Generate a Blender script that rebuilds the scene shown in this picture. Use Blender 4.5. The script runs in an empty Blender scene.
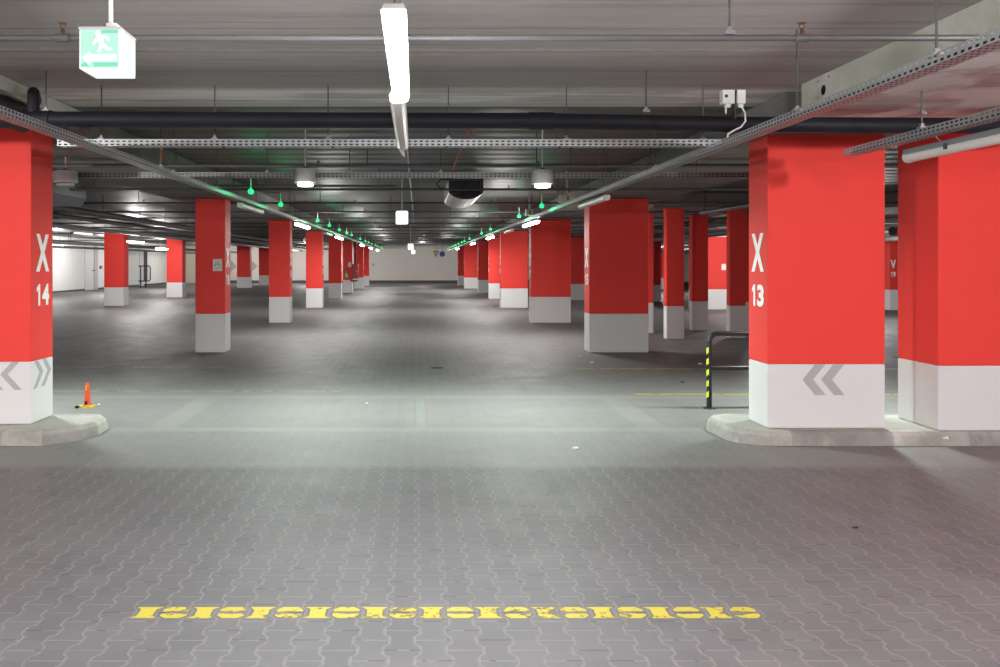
import bpy, math, random
from mathutils import Vector, Matrix
random.seed(7)
S = bpy.context.scene
COL = S.collection
F, CX, CY, H = 850.0, 416.0, 263.0, 1.7       # focal length (px), vanishing point, eye height (m)
SLAB, SOFF = H + 1.537, H + 1.225             # slab underside, beam soffit


def at(x, y, d):
    return ((x - CX) * d / F, d, H + (CY - y) * d / F)


# ------------------------------------------------------------------ node DSL
class NT:
    def __init__(s, name):
        s.m = bpy.data.materials.new(name)
        s.m.use_nodes = True
        s.t = s.m.node_tree
        s.t.nodes.clear()
        s.out = s.t.nodes.new('ShaderNodeOutputMaterial')

    def node(s, typ, **kw):
        n = s.t.nodes.new(typ)
        for k, v in kw.items():
            setattr(n, k, v)
        return n

    def link(s, a, b):
        if isinstance(a, E):
            s.t.links.new(a.s, b)
        elif hasattr(a, 'is_output'):
            s.t.links.new(a, b)
        else:
            b.default_value = a

    def math(s, op, *a):
        n = s.node('ShaderNodeMath', operation=op)
        for i, v in enumerate(a):
            s.link(v, n.inputs[i])
        return E(s, n.outputs[0])

    def coord(s, which='Object'):
        n = s.node('ShaderNodeTexCoord')
        return n.outputs[which]

    def xyz(s, sock):
        n = s.node('ShaderNodeSeparateXYZ')
        s.t.links.new(sock, n.inputs[0])
        return [E(s, o) for o in n.outputs]

    def vec(s, x, y, z=0.0):
        n = s.node('ShaderNodeCombineXYZ')
        for i, v in enumerate((x, y, z)):
            s.link(v, n.inputs[i])
        return n.outputs[0]

    def scale(s, sock, v):
        n = s.node('ShaderNodeVectorMath', operation='MULTIPLY')
        s.t.links.new(sock, n.inputs[0])
        n.inputs[1].default_value = v
        return n.outputs[0]

    def noise(s, sock, scale, detail=4, rough=0.55):
        n = s.node('ShaderNodeTexNoise')
        s.t.links.new(sock, n.inputs['Vector'])
        n.inputs['Scale'].default_value = scale
        n.inputs['Detail'].default_value = detail
        n.inputs['Roughness'].default_value = rough
        return E(s, n.outputs['Fac'])

    def white(s, sock):
        n = s.node('ShaderNodeTexWhiteNoise', noise_dimensions='3D')
        s.t.links.new(sock, n.inputs['Vector'])
        return E(s, n.outputs['Value'])

    def remap(s, v, a, b, c=0.0, d=1.0):
        n = s.node('ShaderNodeMapRange')
        s.link(v, n.inputs[0])
        for i, q in enumerate((a, b, c, d)):
            n.inputs[i + 1].default_value = q
        return E(s, n.outputs[0])

    def mix(s, f, a, b, blend='MIX'):
        n = s.node('ShaderNodeMix', data_type='RGBA', blend_type=blend)
        s.link(f, n.inputs[0])
        for v, i in ((a, 6), (b, 7)):
            if isinstance(v, tuple):
                n.inputs[i].default_value = (*v[:3], 1)
            else:
                s.link(v, n.inputs[i])
        return n.outputs[2]

    def bsdf(s, color, rough=0.6, metal=0.0, bump=None, bstr=0.3, bdist=0.01, emit=None, estr=0.0, alpha=None, spec=0.5):
        b = s.node('ShaderNodeBsdfPrincipled')
        if isinstance(color, tuple):
            b.inputs['Base Color'].default_value = (*color[:3], 1)
        else:
            s.link(color, b.inputs['Base Color'])
        s.link(rough, b.inputs['Roughness'])
        s.link(metal, b.inputs['Metallic'])
        b.inputs['Specular IOR Level'].default_value = spec
        if bump is not None:
            n = s.node('ShaderNodeBump')
            n.inputs['Strength'].default_value = bstr
            n.inputs['Distance'].default_value = bdist
            s.link(bump, n.inputs['Height'])
            s.t.links.new(n.outputs[0], b.inputs['Normal'])
        if emit is not None:
            b.inputs['Emission Color'].default_value = (*emit, 1)
            b.inputs['Emission Strength'].default_value = estr
        if alpha is not None:
            s.link(alpha, b.inputs['Alpha'])
        s.t.links.new(b.outputs[0], s.out.inputs[0])
        return s.m


class E:
    def __init__(s, nt, sock):
        s.n, s.s = nt, sock
    def __add__(s, o): return s.n.math('ADD', s, o)
    def __radd__(s, o): return s.n.math('ADD', o, s)
    def __sub__(s, o): return s.n.math('SUBTRACT', s, o)
    def __rsub__(s, o): return s.n.math('SUBTRACT', o, s)
    def __mul__(s, o): return s.n.math('MULTIPLY', s, o)
    def __rmul__(s, o): return s.n.math('MULTIPLY', o, s)
    def __truediv__(s, o): return s.n.math('DIVIDE', s, o)
    def lt(s, o): return s.n.math('LESS_THAN', s, o)
    def gt(s, o): return s.n.math('GREATER_THAN', s, o)
    def abs(s): return s.n.math('ABSOLUTE', s)
    def fract(s): return s.n.math('FRACT', s)
    def floor(s): return s.n.math('FLOOR', s)
    def min(s, o): return s.n.math('MINIMUM', s, o)
    def max(s, o): return s.n.math('MAXIMUM', s, o)


def simple(name, color, rough=0.5, metal=0.0, var=0.06, scale=6.0, **kw):
    t = NT(name)
    n = t.noise(t.coord(), scale)
    c0 = tuple(max(0, c * (1 - var)) for c in color)
    c1 = tuple(min(1, c * (1 + var)) for c in color)
    return t.bsdf(t.mix(n, c0, c1), rough, metal, **kw)


def glow(name, color, strength, base=(0.9, 0.9, 0.9)):
    t = NT(name)
    return t.bsdf(base, 0.4, emit=color, estr=strength)


# Double-T ("bone") concrete pavers: zig-zag column edges, head joints staggered by half a stone.
PP, PL, PA, PX0, PY0 = 0.1385, 0.2, 0.0130, -1.309, 4.132


def pavers(t, x, y):
    u = (x - PX0) / PP - 0.5                     # boundaries sit at whole numbers
    m = (u + 0.5).floor()
    par = t.math('FLOORED_MODULO', m, 2.0)
    sgn = 1.0 - 2.0 * par
    v = (y - PY0) / PL
    tri = ((v + 0.25).fract() - 0.5).abs() * 4.0 - 1.0   # -1..1 triangle of period 1
    ph = ((v + 0.0).fract() - 0.5).abs() * 4.0 - 1.0      # +1 at the middle of an even stone
    trap = (ph * 3.6).max(-1.0).min(1.0)
    b = m - sgn * trap * (PA / PP) * -1.0
    dx = (u - b).abs() * PP
    right = u.gt(b)
    col = m + right                                # stone column index (0 is centred on PX0)
    cpar = t.math('FLOORED_MODULO', col, 2.0)
    w = v + cpar * 0.5
    dy = ((w.fract() - 0.5).abs() * -1.0 + 0.5).abs() * PL   # distance to whole numbers of w
    dy2 = ((w + 0.5).fract() - 0.5).abs() * PL
    row = (w + 0.5).floor()
    return dx, dy2, col, row, cpar


def paver_y(t, x, y):
    # head joints of even columns lie half a stone away from PY0
    dx, dy, col, row, cpar = pavers(t, x, y)
    return dx, dy, col, row, cpar


def mat_floor():
    t = NT('paving')
    co = t.coord()
    x, y, z = t.xyz(co)
    dx, dy, col, row, cp = pavers(t, x, y + 0.1)
    near = y.lt(8.72)
    band = y.gt(8.75) * y.lt(10.72)
    big = t.noise(co, 0.35, 3)
    mid = t.noise(co, 2.2, 5)
    fine = t.noise(co, 90.0, 3, 0.7)
    stone = t.white(t.vec(col, row, 0.3))
    tone = stone * 0.16 + mid * 0.5 + fine * 0.35 + big * 0.55
    base = t.mix(t.remap(tone, 0.42, 1.15), (0.082, 0.082, 0.087), (0.152, 0.150, 0.152))
    # sandy zig-zag joints, thin dark head joints
    nz = t.noise(co, 25.0, 4, 0.7)
    zig = dx.lt(0.0064)
    core = dx.lt(0.0019)
    base_z = t.mix(zig * (1.0 - band) * t.remap(nz, 0.3, 0.6, 0.35, 0.85), base, (0.215, 0.203, 0.188))
    base_z = t.mix(core * (1.0 - band) * 0.75, base_z, (0.12, 0.11, 0.10))
    head = dy.lt(0.0042) * (1.0 - band)
    nj = t.noise(t.scale(co, (7.0, 5.0, 1)), 1.0, 2)
    hc = t.mix(nj.gt(0.56), (0.205, 0.185, 0.17), (0.05, 0.045, 0.04))
    base_z = t.mix(head * t.remap(nj, 0.35, 0.65, 0.5, 0.95), base_z, hc)
    # strip of long slabs with cream border stones
    fx = ((x / 0.195).fract() - 0.5).abs() * 0.195
    lj = fx.gt(0.0915) * band * t.noise(t.vec((x / 0.195 + 0.5).floor(), (y * 0.6), 0.0), 1.7, 2).gt(0.42)
    base_z = t.mix(lj * 0.8, base_z, (0.07, 0.07, 0.065))
    bord = ((y - 8.68).abs().lt(0.10)).max((y - 10.78).abs().lt(0.12)) * (x.abs().lt(9.0))
    rail = (((x + 2.62).abs().lt(0.14)).max((x - 2.45).abs().lt(0.14)).max((x - 0.05).abs().lt(0.05))) * band
    cream = bord.max(rail) * t.remap(mid, 0.3, 0.7, 0.45, 0.9)
    base_z = t.mix(cream * 0.55, base_z, (0.27, 0.26, 0.225))
    pink = (((x + 0.07).abs().lt(0.045)).max((x - 0.17).abs().lt(0.045)).max((x - 2.72).abs().lt(0.06))) * band
    base_z = t.mix(pink * 0.6, base_z, (0.185, 0.13, 0.127))
    # paler strip across the floor with a sharp near edge; oil patches beyond
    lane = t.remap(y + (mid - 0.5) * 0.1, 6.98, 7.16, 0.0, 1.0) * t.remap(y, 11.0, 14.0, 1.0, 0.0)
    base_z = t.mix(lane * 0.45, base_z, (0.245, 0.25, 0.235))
    oil = t.remap(t.noise(t.scale(co, (1, 0.6, 1)), 0.8, 4), 0.55, 0.75, 0, 0.35)
    base_z = t.mix(oil * (1.0 - near), base_z, (0.10, 0.098, 0.10))
    hgt = t.remap(dx, 0.0, 0.009).min(t.remap(dy, 0.0, 0.005)).max(band) * 1.0 + fine * 0.15
    return t.bsdf(base_z, t.remap(mid, 0.2, 0.8, 0.50, 0.72), bump=hgt, bstr=0.35, bdist=0.004)


def mat_line(name, color, wear, cells=True):
    t = NT(name)
    co = t.coord()
    x, y, z = t.xyz(co)
    n = t.noise(co, 26.0, 5, 0.7)
    n2 = t.noise(co, 5.0, 3)
    a = t.remap(n * 0.5 + n2 * 0.5, wear - 0.03, wear + 0.03, 1.0, 0.0)
    if cells:
        dx, dy, col, row, cp = pavers(t, x, y + 0.1)
        n3 = t.noise(t.scale(co, (14, 50, 1)), 1.0, 3)
        a = a * (dx + (n3 - 0.5) * 0.012).gt(0.0185) * (dy + (n3 - 0.5) * 0.035).gt(0.0135)
    return t.bsdf(t.mix(n, tuple(c * 0.85 for c in color), color), 0.6, alpha=a)


def mat_slab(name, dark, light, stain, rough, ribs=False):
    t = NT(name)
    co = t.coord()
    x, y, z = t.xyz(co)
    wob = t.noise(co, 0.6, 3) * 0.10
    lines = t.noise(t.vec(x * 0.12, (y + wob) * 6.0, z), 1.0, 5, 0.75)
    broad = t.noise(t.vec(x * 0.10, (y + wob) * 1.4, 3.0), 1.0, 2)
    grain = t.noise(t.scale(co, (3, 22, 1)), 1.0, 5, 0.7)
    tone = lines * 0.38 + broad * 0.35 + grain * 0.42 + 0.04
    c = t.mix(t.remap(tone, 0.40, 0.80), dark, light)
    st = t.noise(t.scale(co, (0.7, 1.7, 1)), 1.1, 5, 0.6)
    c = t.mix(t.remap(st, 0.58, 0.70, 0, 0.35), c, stain)
    if not ribs:
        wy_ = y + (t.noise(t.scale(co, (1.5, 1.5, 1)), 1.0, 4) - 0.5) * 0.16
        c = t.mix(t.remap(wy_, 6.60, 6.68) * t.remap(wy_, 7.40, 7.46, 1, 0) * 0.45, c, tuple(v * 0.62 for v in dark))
        sm = t.noise(t.scale(co, (0.5, 2.2, 1)), 1.1, 4, 0.55)
        c = t.mix(t.remap(sm, 0.46, 0.56) * t.remap(wy_, 7.5, 7.6) * t.remap(wy_, 8.05, 8.2, 1, 0) * 0.9, c, (0.74, 0.73, 0.71))
        rg = y + (t.noise(t.scale(co, (9, 9, 1)), 1.0, 4, 0.7) - 0.5) * 0.20
        c = t.mix((rg - 6.13).abs().lt(0.035) * 0.75, c, (0.60, 0.58, 0.56))
        rp = t.noise(t.scale(co, (0.25, 5.0, 1)), 1.6, 6, 0.75)
        c = t.mix(t.remap(rp, 0.52, 0.62, 0, 0.45), c, tuple(v * 0.70 for v in dark))
    # board joints
    j = ((y / 0.62 + wob * 0.4).fract() - 0.5).abs().gt(0.487)
    c = t.mix(j * t.remap(grain, 0.35, 0.6, 0.2, 0.8), c, tuple(v * 0.35 for v in dark))
    h = lines * 1.0 + grain * 0.6 - j * 1.0
    if ribs:
        h = t.math('SINE', y * 12.0) * 0.8 + lines * 0.3
        return t.bsdf(c, rough, bump=h, bstr=0.5, bdist=0.02, spec=0.16)
    return t.bsdf(c, rough, bump=h, bstr=0.35, bdist=0.01)


def mat_concrete(name, c0, c1, stain=(0.5, 0.48, 0.46), sc=1.0, rough=0.8, amount=0.5, under=None):
    t = NT(name)
    co = t.coord()
    a = t.noise(co, 1.3 * sc, 5, 0.6)
    b = t.noise(co, 18.0 * sc, 4, 0.7)
    c = t.mix(t.remap(a * 0.7 + b * 0.3, 0.35, 0.65), c0, c1)
    w = t.noise(t.scale(co, (1, 1, 0.5)), 0.9 * sc, 4, 0.6)
    c = t.mix(t.remap(w, 0.54, 0.66, 0, amount), c, stain)
    if under:
        # the underside gets a reddish tint with pale stain patches
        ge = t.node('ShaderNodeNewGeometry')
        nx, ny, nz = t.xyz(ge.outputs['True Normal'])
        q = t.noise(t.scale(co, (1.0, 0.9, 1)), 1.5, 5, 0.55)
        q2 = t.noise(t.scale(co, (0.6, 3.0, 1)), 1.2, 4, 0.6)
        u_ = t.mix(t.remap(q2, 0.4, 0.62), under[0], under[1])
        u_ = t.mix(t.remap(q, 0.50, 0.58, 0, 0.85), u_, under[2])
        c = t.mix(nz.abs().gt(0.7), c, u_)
    return t.bsdf(c, rough, bump=b, bstr=0.2, bdist=0.006)


def mat_paint(name, color, dirt=0.25, rough=0.5, low=None):
    t = NT(name)
    co = t.coord()
    n = t.noise(co, 0.9, 4)
    f = t.noise(co, 45.0, 3, 0.7)
    c = t.mix(t.remap(n, 0.3, 0.7), tuple(v * (1 - dirt * 0.35) for v in color), color)
    sm = t.remap(t.noise(t.scale(co, (1.5, 1.5, 4)), 1.6, 4), 0.60, 0.75, 0, dirt)
    c = t.mix(sm, c, tuple(v * 0.6 for v in color))
    return t.bsdf(c, rough, bump=f, bstr=0.08, bdist=0.003, spec=0.18)


def mat_tray(name, color, metal=0.7, rough=0.45):
    t = NT(name)
    u, v, _ = t.xyz(t.coord('UV'))
    a = (u / 0.05).fract()
    inu = a.gt(0.24) * a.lt(0.76)
    b = (v / 0.0275).fract()
    inv = (b - 0.5).abs().lt(0.23)
    hole = inu * inv
    n = t.noise(t.coord(), 14.0, 3)
    return t.bsdf(t.mix(n, tuple(c * 0.88 for c in color), color), rough, metal, alpha=1.0 - hole)


M = {}
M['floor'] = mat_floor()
M['slab'] = mat_slab('slab', (0.36, 0.337, 0.32), (0.54, 0.515, 0.495), (0.50, 0.48, 0.46), 0.75)
M['slab_far'] = mat_slab('slab_far', (0.075, 0.076, 0.071), (0.135, 0.134, 0.128), (0.17, 0.168, 0.164), 0.50, ribs=True)  # far darker than slab: the dimness down the hall is put into the colour
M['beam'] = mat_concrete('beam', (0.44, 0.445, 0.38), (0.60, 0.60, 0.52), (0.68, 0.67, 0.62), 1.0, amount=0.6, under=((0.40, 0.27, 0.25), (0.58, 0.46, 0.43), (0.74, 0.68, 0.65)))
M['beam_dim'] = mat_concrete('beam_dim', (0.15, 0.15, 0.138), (0.23, 0.225, 0.21), (0.28, 0.27, 0.255), 1.0)  # shaded copy of beam, its dim lighting put into the colour
M['red'] = mat_paint('red', (0.86, 0.062, 0.050), 0.10, 0.6)
M['white'] = mat_paint('white', (0.76, 0.75, 0.75), 0.14, 0.55)
M['wall'] = mat_paint('wall', (0.74, 0.74, 0.72), 0.12, 0.7)
M['wall_far'] = mat_paint('wall_far', (0.62, 0.60, 0.57), 0.10, 0.7)
M['letter'] = simple('letter', (0.93, 0.92, 0.89), 0.5)
M['chevron'] = simple('chevron', (0.44, 0.42, 0.44), 0.6)
M['curb'] = mat_concrete('curb', (0.28, 0.27, 0.245), (0.46, 0.445, 0.41), (0.62, 0.605, 0.57), 3.0, 0.85, 0.7)
M['curb_dark'] = mat_concrete('curb_dark', (0.22, 0.21, 0.19), (0.36, 0.345, 0.32), (0.50, 0.48, 0.45), 3.0, 0.85, 0.5)
M['curb_top'] = mat_concrete('curb_top', (0.30, 0.30, 0.265), (0.42, 0.42, 0.38), (0.47, 0.46, 0.42), 1.3, 0.9, 0.3)
M['tray'] = mat_tray('tray', (0.42, 0.43, 0.44))
M['tray_dim'] = mat_tray('tray_dim', (0.20, 0.205, 0.21))  # darker copy of tray; the shade on the rear cross tray is coloured in
M['steel'] = simple('steel', (0.55, 0.56, 0.57), 0.35, 0.85)
M['rod'] = simple('rod', (0.10, 0.10, 0.10), 0.5, 0.4)
M['clamp'] = simple('clamp', (0.26, 0.26, 0.26), 0.5, 0.3)
M['pipe_grey'] = simple('pipe_grey', (0.12, 0.12, 0.125), 0.5, 0.2)
M['pipe_dark'] = simple('pipe_dark', (0.085, 0.085, 0.085), 0.5, 0.2)
M['pipe_black'] = simple('pipe_black', (0.013, 0.013, 0.018), 0.55, 0.0, scale=3.0, spec=0.22)
M['rubber'] = simple('rubber', (0.012, 0.012, 0.013), 0.55)
M['black'] = simple('black', (0.012, 0.012, 0.014), 0.32)
M['stripe'] = simple('stripe', (0.72, 0.82, 0.05), 0.4)
M['cone'] = simple('cone', (0.78, 0.085, 0.015), 0.5)
M['cone_base'] = simple('cone_base', (0.75, 0.62, 0.04), 0.5)
M['brass'] = simple('brass', (0.22, 0.12, 0.08), 0.4, 0.8)
M['plastic'] = simple('plastic', (0.66, 0.67, 0.63), 0.5)
M['beige'] = simple('beige', (0.55, 0.53, 0.43), 0.6)
M['orange'] = simple('orange', (0.42, 0.09, 0.02), 0.5)
M['cable'] = simple('cable', (0.78, 0.77, 0.74), 0.5)
M['silver'] = simple('silver', (0.66, 0.65, 0.66), 0.34, 0.35)
M['galv'] = simple('galv', (0.26, 0.28, 0.30), 0.45, 0.5)
M['lens_off'] = simple('lens_off', (0.66, 0.64, 0.60), 0.3)
M['tube_on'] = glow('tube_on', (0.93, 0.96, 1.0), 34.0)
M['tube_far'] = glow('tube_far', (1.0, 0.98, 0.95), 30.0)
M['lamp_on'] = glow('lamp_on', (0.88, 1.0, 0.94), 6.0)
M['lamp_off'] = simple('lamp_off', (0.5, 0.5, 0.48), 0.4)
M['green_on'] = glow('green_on', (0.02, 0.80, 0.22), 1.25, (0.02, 0.2, 0.08))
M['box_on'] = glow('box_on', (1.0, 1.0, 1.0), 5.0)
M['exit_white'] = glow('exit_white', (0.94, 1.0, 0.98), 0.93, (0.15, 0.16, 0.16))
M['exit_green'] = glow('exit_green', (0.22, 0.80, 0.48), 0.80, (0.05, 0.15, 0.1))
M['exit_side'] = glow('exit_side', (0.80, 0.99, 0.92), 0.93, (0.12, 0.16, 0.14))
M['exit_pale'] = glow('exit_pale', (0.50, 0.90, 0.74), 0.88, (0.1, 0.16, 0.13))
M['sign_blue'] = simple('sign_blue', (0.02, 0.09, 0.35), 0.4)
M['sign_sand'] = simple('sign_sand', (0.62, 0.58, 0.33), 0.5)
M['cabinet'] = simple('cabinet', (0.36, 0.02, 0.025), 0.4)
M['ext_label'] = simple('ext_label', (0.75, 0.66, 0.06), 0.5)
M['door'] = simple('door', (0.62, 0.64, 0.66), 0.5)
M['dark'] = simple('dark', (0.03, 0.03, 0.035), 0.6)
M['plinth'] = simple('plinth', (0.07, 0.07, 0.07), 0.7)
M['paper'] = simple('paper', (0.80, 0.78, 0.74), 0.8)
M['chev_wall'] = simple('chev_wall', (0.34, 0.34, 0.35), 0.7)
M['yellow_line'] = mat_line('yellow_line', (0.50, 0.42, 0.05), 0.563)
M['bay_line'] = mat_line('bay_line', (0.31, 0.29, 0.19), 0.53, cells=False)
M['bay_yellow'] = mat_line('bay_yellow', (0.42, 0.40, 0.09), 0.57, cells=False)


# ------------------------------------------------------------------ mesh builder
class MB:
    def __init__(s):
        s.v, s.f, s.uv, s.smooth = [], [], [], []

    def face(s, pts, uv=None, smooth=False):
        b = len(s.v)
        s.v += [tuple(p) for p in pts]
        s.f.append(tuple(range(b, b + len(pts))))
        s.uv.append(uv or [(0, 0)] * len(pts))
        s.smooth.append(smooth)
        return s

    def idx(s, verts, faces, smooth=False):
        b = len(s.v)
        s.v += [tuple(p) for p in verts]
        for f in faces:
            s.f.append(tuple(b + i for i in f))
            s.uv.append([(0, 0)] * len(f))
            s.smooth.append(smooth)
        return s

    def box(s, x0, x1, y0, y1, z0, z1):
        v = [(x, y, z) for z in (z0, z1) for y in (y0, y1) for x in (x0, x1)]
        return s.idx(v, [(0, 2, 3, 1), (4, 5, 7, 6), (0, 1, 5, 4), (2, 6, 7, 3), (0, 4, 6, 2), (1, 3, 7, 5)])

    def prism(s, poly, axis, a0, a1, smooth=False):
        """poly: 2-D outline; extruded along axis ('x','y','z') from a0 to a1."""
        def mk(p, a):
            if axis == 'x': return (a, p[0], p[1])
            if axis == 'y': return (p[0], a, p[1])
            return (p[0], p[1], a)
        n = len(poly)
        v = [mk(p, a0) for p in poly] + [mk(p, a1) for p in poly]
        fs = [tuple(range(n))[::-1], tuple(range(n, 2 * n))]
        s.idx(v, fs)
        s.idx(v, [(i, (i + 1) % n, n + (i + 1) % n, n + i) for i in range(n)], smooth)
        return s

    def tube(s, pts, r, n=10, caps=True, smooth=True):
        pts = [Vector(p) for p in pts]
        rings, up = [], None
        for i, p in enumerate(pts):
            if i == 0: d = pts[1] - p
            elif i == len(pts) - 1: d = p - pts[i - 1]
            else: d = (pts[i + 1] - p).normalized() + (p - pts[i - 1]).normalized()
            d.normalize()
            if up is None:
                up = Vector((0, 0, 1)) if abs(d.z) < 0.9 else Vector((1, 0, 0))
            a = d.cross(up)
            if a.length < 1e-6:
                a = d.orthogonal()
            a.normalize()
            b = a.cross(d).normalized()
            up = b
            rr = r[i] if isinstance(r, (list, tuple)) else r
            rings.append([p + a * (rr * math.cos(2 * math.pi * k / n)) + b * (rr * math.sin(2 * math.pi * k / n)) for k in range(n)])
        v = [q for ring in rings for q in ring]
        fs = [(i * n + k, i * n + (k + 1) % n, (i + 1) * n + (k + 1) % n, (i + 1) * n + k) for i in range(len(pts) - 1) for k in range(n)]
        s.idx(v, fs, smooth)
        if caps:
            s.idx(rings[0], [tuple(range(n))[::-1]])
            s.idx(rings[-1], [tuple(range(n))])
        return s

    def lathe(s, c, prof, n=24, smooth=True):
        """prof: (radius, z) pairs about a vertical axis through c."""
        v = [(c[0] + r * math.cos(2 * math.pi * k / n), c[1] + r * math.sin(2 * math.pi * k / n), c[2] + z) for r, z in prof for k in range(n)]
        fs = [(i * n + k, i * n + (k + 1) % n, (i + 1) * n + (k + 1) % n, (i + 1) * n + k) for i in range(len(prof) - 1) for k in range(n)]
        s.idx(v, fs, smooth)
        s.idx(v[:n], [tuple(range(n))[::-1]])
        s.idx(v[-n:], [tuple(range(n))])
        return s

    def build(s, name, mat, parent=None, bevel=0.0, loc=(0, 0, 0)):
        me = bpy.data.meshes.new(name)
        ox, oy, oz = loc
        me.from_pydata([(x - ox, y - oy, z - oz) for x, y, z in s.v], [], s.f)
        uvl = me.uv_layers.new(name='UVMap')
        k = 0
        for fi, f in enumerate(s.f):
            for j in range(len(f)):
                uvl.data[k].uv = s.uv[fi][j]
                k += 1
        me.polygons.foreach_set('use_smooth', s.smooth)
        me.materials.append(mat)
        me.update()
        o = bpy.data.objects.new(name, me)
        COL.objects.link(o)
        if parent is not None:
            o.parent = parent
            pl = ORIGIN.get(parent.name, (0, 0, 0))
            o.location = (ox - pl[0], oy - pl[1], oz - pl[2])
        else:
            o.location = loc
        ORIGIN[o.name] = loc
        if bevel:
            m = o.modifiers.new('Bevel', 'BEVEL')
            m.width = bevel
            m.segments = 2
            m.limit_method = 'ANGLE'
        return o


ORIGIN = {}


def tag(o, label, cat, group=None, kind=None):
    o['label'] = label
    o['category'] = cat
    if group: o['group'] = group
    if kind: o['kind'] = kind
    return o


def thing(name, loc, label, cat, group=None, kind=None):
    o = bpy.data.objects.new(name, None)
    o.empty_display_size = 0.1
    COL.objects.link(o)
    o.location = loc
    ORIGIN[o.name] = tuple(loc)
    return tag(o, label, cat, group, kind)


def struct(name, mb, mat, parent=None, label=None, cat=None, **kw):
    o = mb.build(name, mat, parent, **kw)
    o['kind'] = 'structure'
    if label:
        o['label'] = label
        o['category'] = cat
    return o


def dup(src, loc, label, group=None):
    """A copy of a thing together with copies of its parts and sub-parts (mesh data shared)."""
    r = src.copy()
    COL.objects.link(r)
    r.location = loc
    r['label'] = label
    if group: r['group'] = group
    for ch in list(src.children):
        c = ch.copy()
        COL.objects.link(c)
        c.parent = r
        for g in list(ch.children):
            d = g.copy()
            COL.objects.link(d)
            d.parent = c
    return r


def glyph(ch, bold):
    """Outline mesh of one character, scaled to a unit cell: (verts, faces)."""
    if ch == '1':
        pts = [(0.42, 0.0), (0.42, 0.72), (0.12, 0.62), (0.12, 0.82), (0.52, 1.0), (0.80, 1.0), (0.80, 0.0)]
        return pts, [(0, 1, 5, 6), (1, 2, 3, 4, 5)]
    cu = bpy.data.curves.new('lettering', 'FONT')
    cu.body = ch
    cu.size = 1.0
    cu.offset = bold
    cu.resolution_u = 4
    ob = bpy.data.objects.new('lettering', cu)
    COL.objects.link(ob)
    bpy.context.view_layer.update()
    dg = bpy.context.evaluated_depsgraph_get()
    me = bpy.data.meshes.new_from_object(ob.evaluated_get(dg))
    xs = [v.co.x for v in me.vertices]
    ys = [v.co.y for v in me.vertices]
    x0, y0, w, h = min(xs), min(ys), max(xs) - min(xs), max(ys) - min(ys)
    vs = [((v.co.x - x0) / w, (v.co.y - y0) / h) for v in me.vertices]
    fs = [tuple(p.vertices) for p in me.polygons]
    bpy.data.objects.remove(ob)
    bpy.data.curves.remove(cu)
    bpy.data.meshes.remove(me)
    return vs, fs


GLYPHS = {}


def letters(text, height, width, mat, name, parent, origin, xdir, bold=0.045):
    """Flat lettering as one mesh: bottom-left corner at origin, reading along xdir, upright."""
    cells = [0.72 if c == '1' else 1.0 for c in text]
    gap = 0.14
    unit = width / (sum(cells) + gap * (len(cells) - 1))
    X = Vector(xdir)
    N = X.cross(Vector((0, 0, 1)))
    m, x = MB(), 0.0
    for c, w in zip(text, cells):
        if c not in GLYPHS:
            GLYPHS[c] = glyph(c, bold)
        vs, fs = GLYPHS[c]
        m.idx([tuple(Vector(origin) + X * (x + a * w * unit) + Vector((0, 0, 1)) * (b * height) + N * 0.0015) for a, b in vs], fs)
        x += (w + gap) * unit
    return m.build(name, mat, parent, loc=tuple(origin))


# ------------------------------------------------------------------ the setting
XL, XR, YB, YF = -20.6, 30.0, -9.0, 72.4
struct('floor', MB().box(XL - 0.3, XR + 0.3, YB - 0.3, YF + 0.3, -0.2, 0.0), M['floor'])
struct('ceiling', MB().box(XL - 0.3, XR + 0.3, YB - 0.3, 8.35, SLAB, SLAB + 0.10), M['slab'])
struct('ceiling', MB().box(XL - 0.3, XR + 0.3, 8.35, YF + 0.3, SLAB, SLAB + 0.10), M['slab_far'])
struct('wall_left', MB().box(XL - 0.3, XL, YB - 0.3, YF + 0.3, 0, SLAB), M['wall'])
struct('wall_right', MB().box(XR, XR + 0.3, YB - 0.3, YF + 0.3, 0, SLAB), M['wall'])
struct('wall_far', MB().box(XL, XR, YF, YF + 0.3, 0, SLAB), M['wall_far'])
struct('wall_back', MB().box(XL, XR, YB - 0.3, YB, 0, SLAB), M['wall'])
struct('baseboard_far', MB().box(XL, XR, YF - 0.03, YF, 0, 0.22), M['plinth'])
struct('baseboard_left', MB().box(XL, XL + 0.02, 30.0, YF, 0, 0.10), M['plinth'])


def beam(x0, x1, y0, y1, z0, mat):
    m = MB().box(x0, x1, y0, y1, z0, SLAB)
    return struct('ceiling_beam', m, mat, bevel=0.01)


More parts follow.
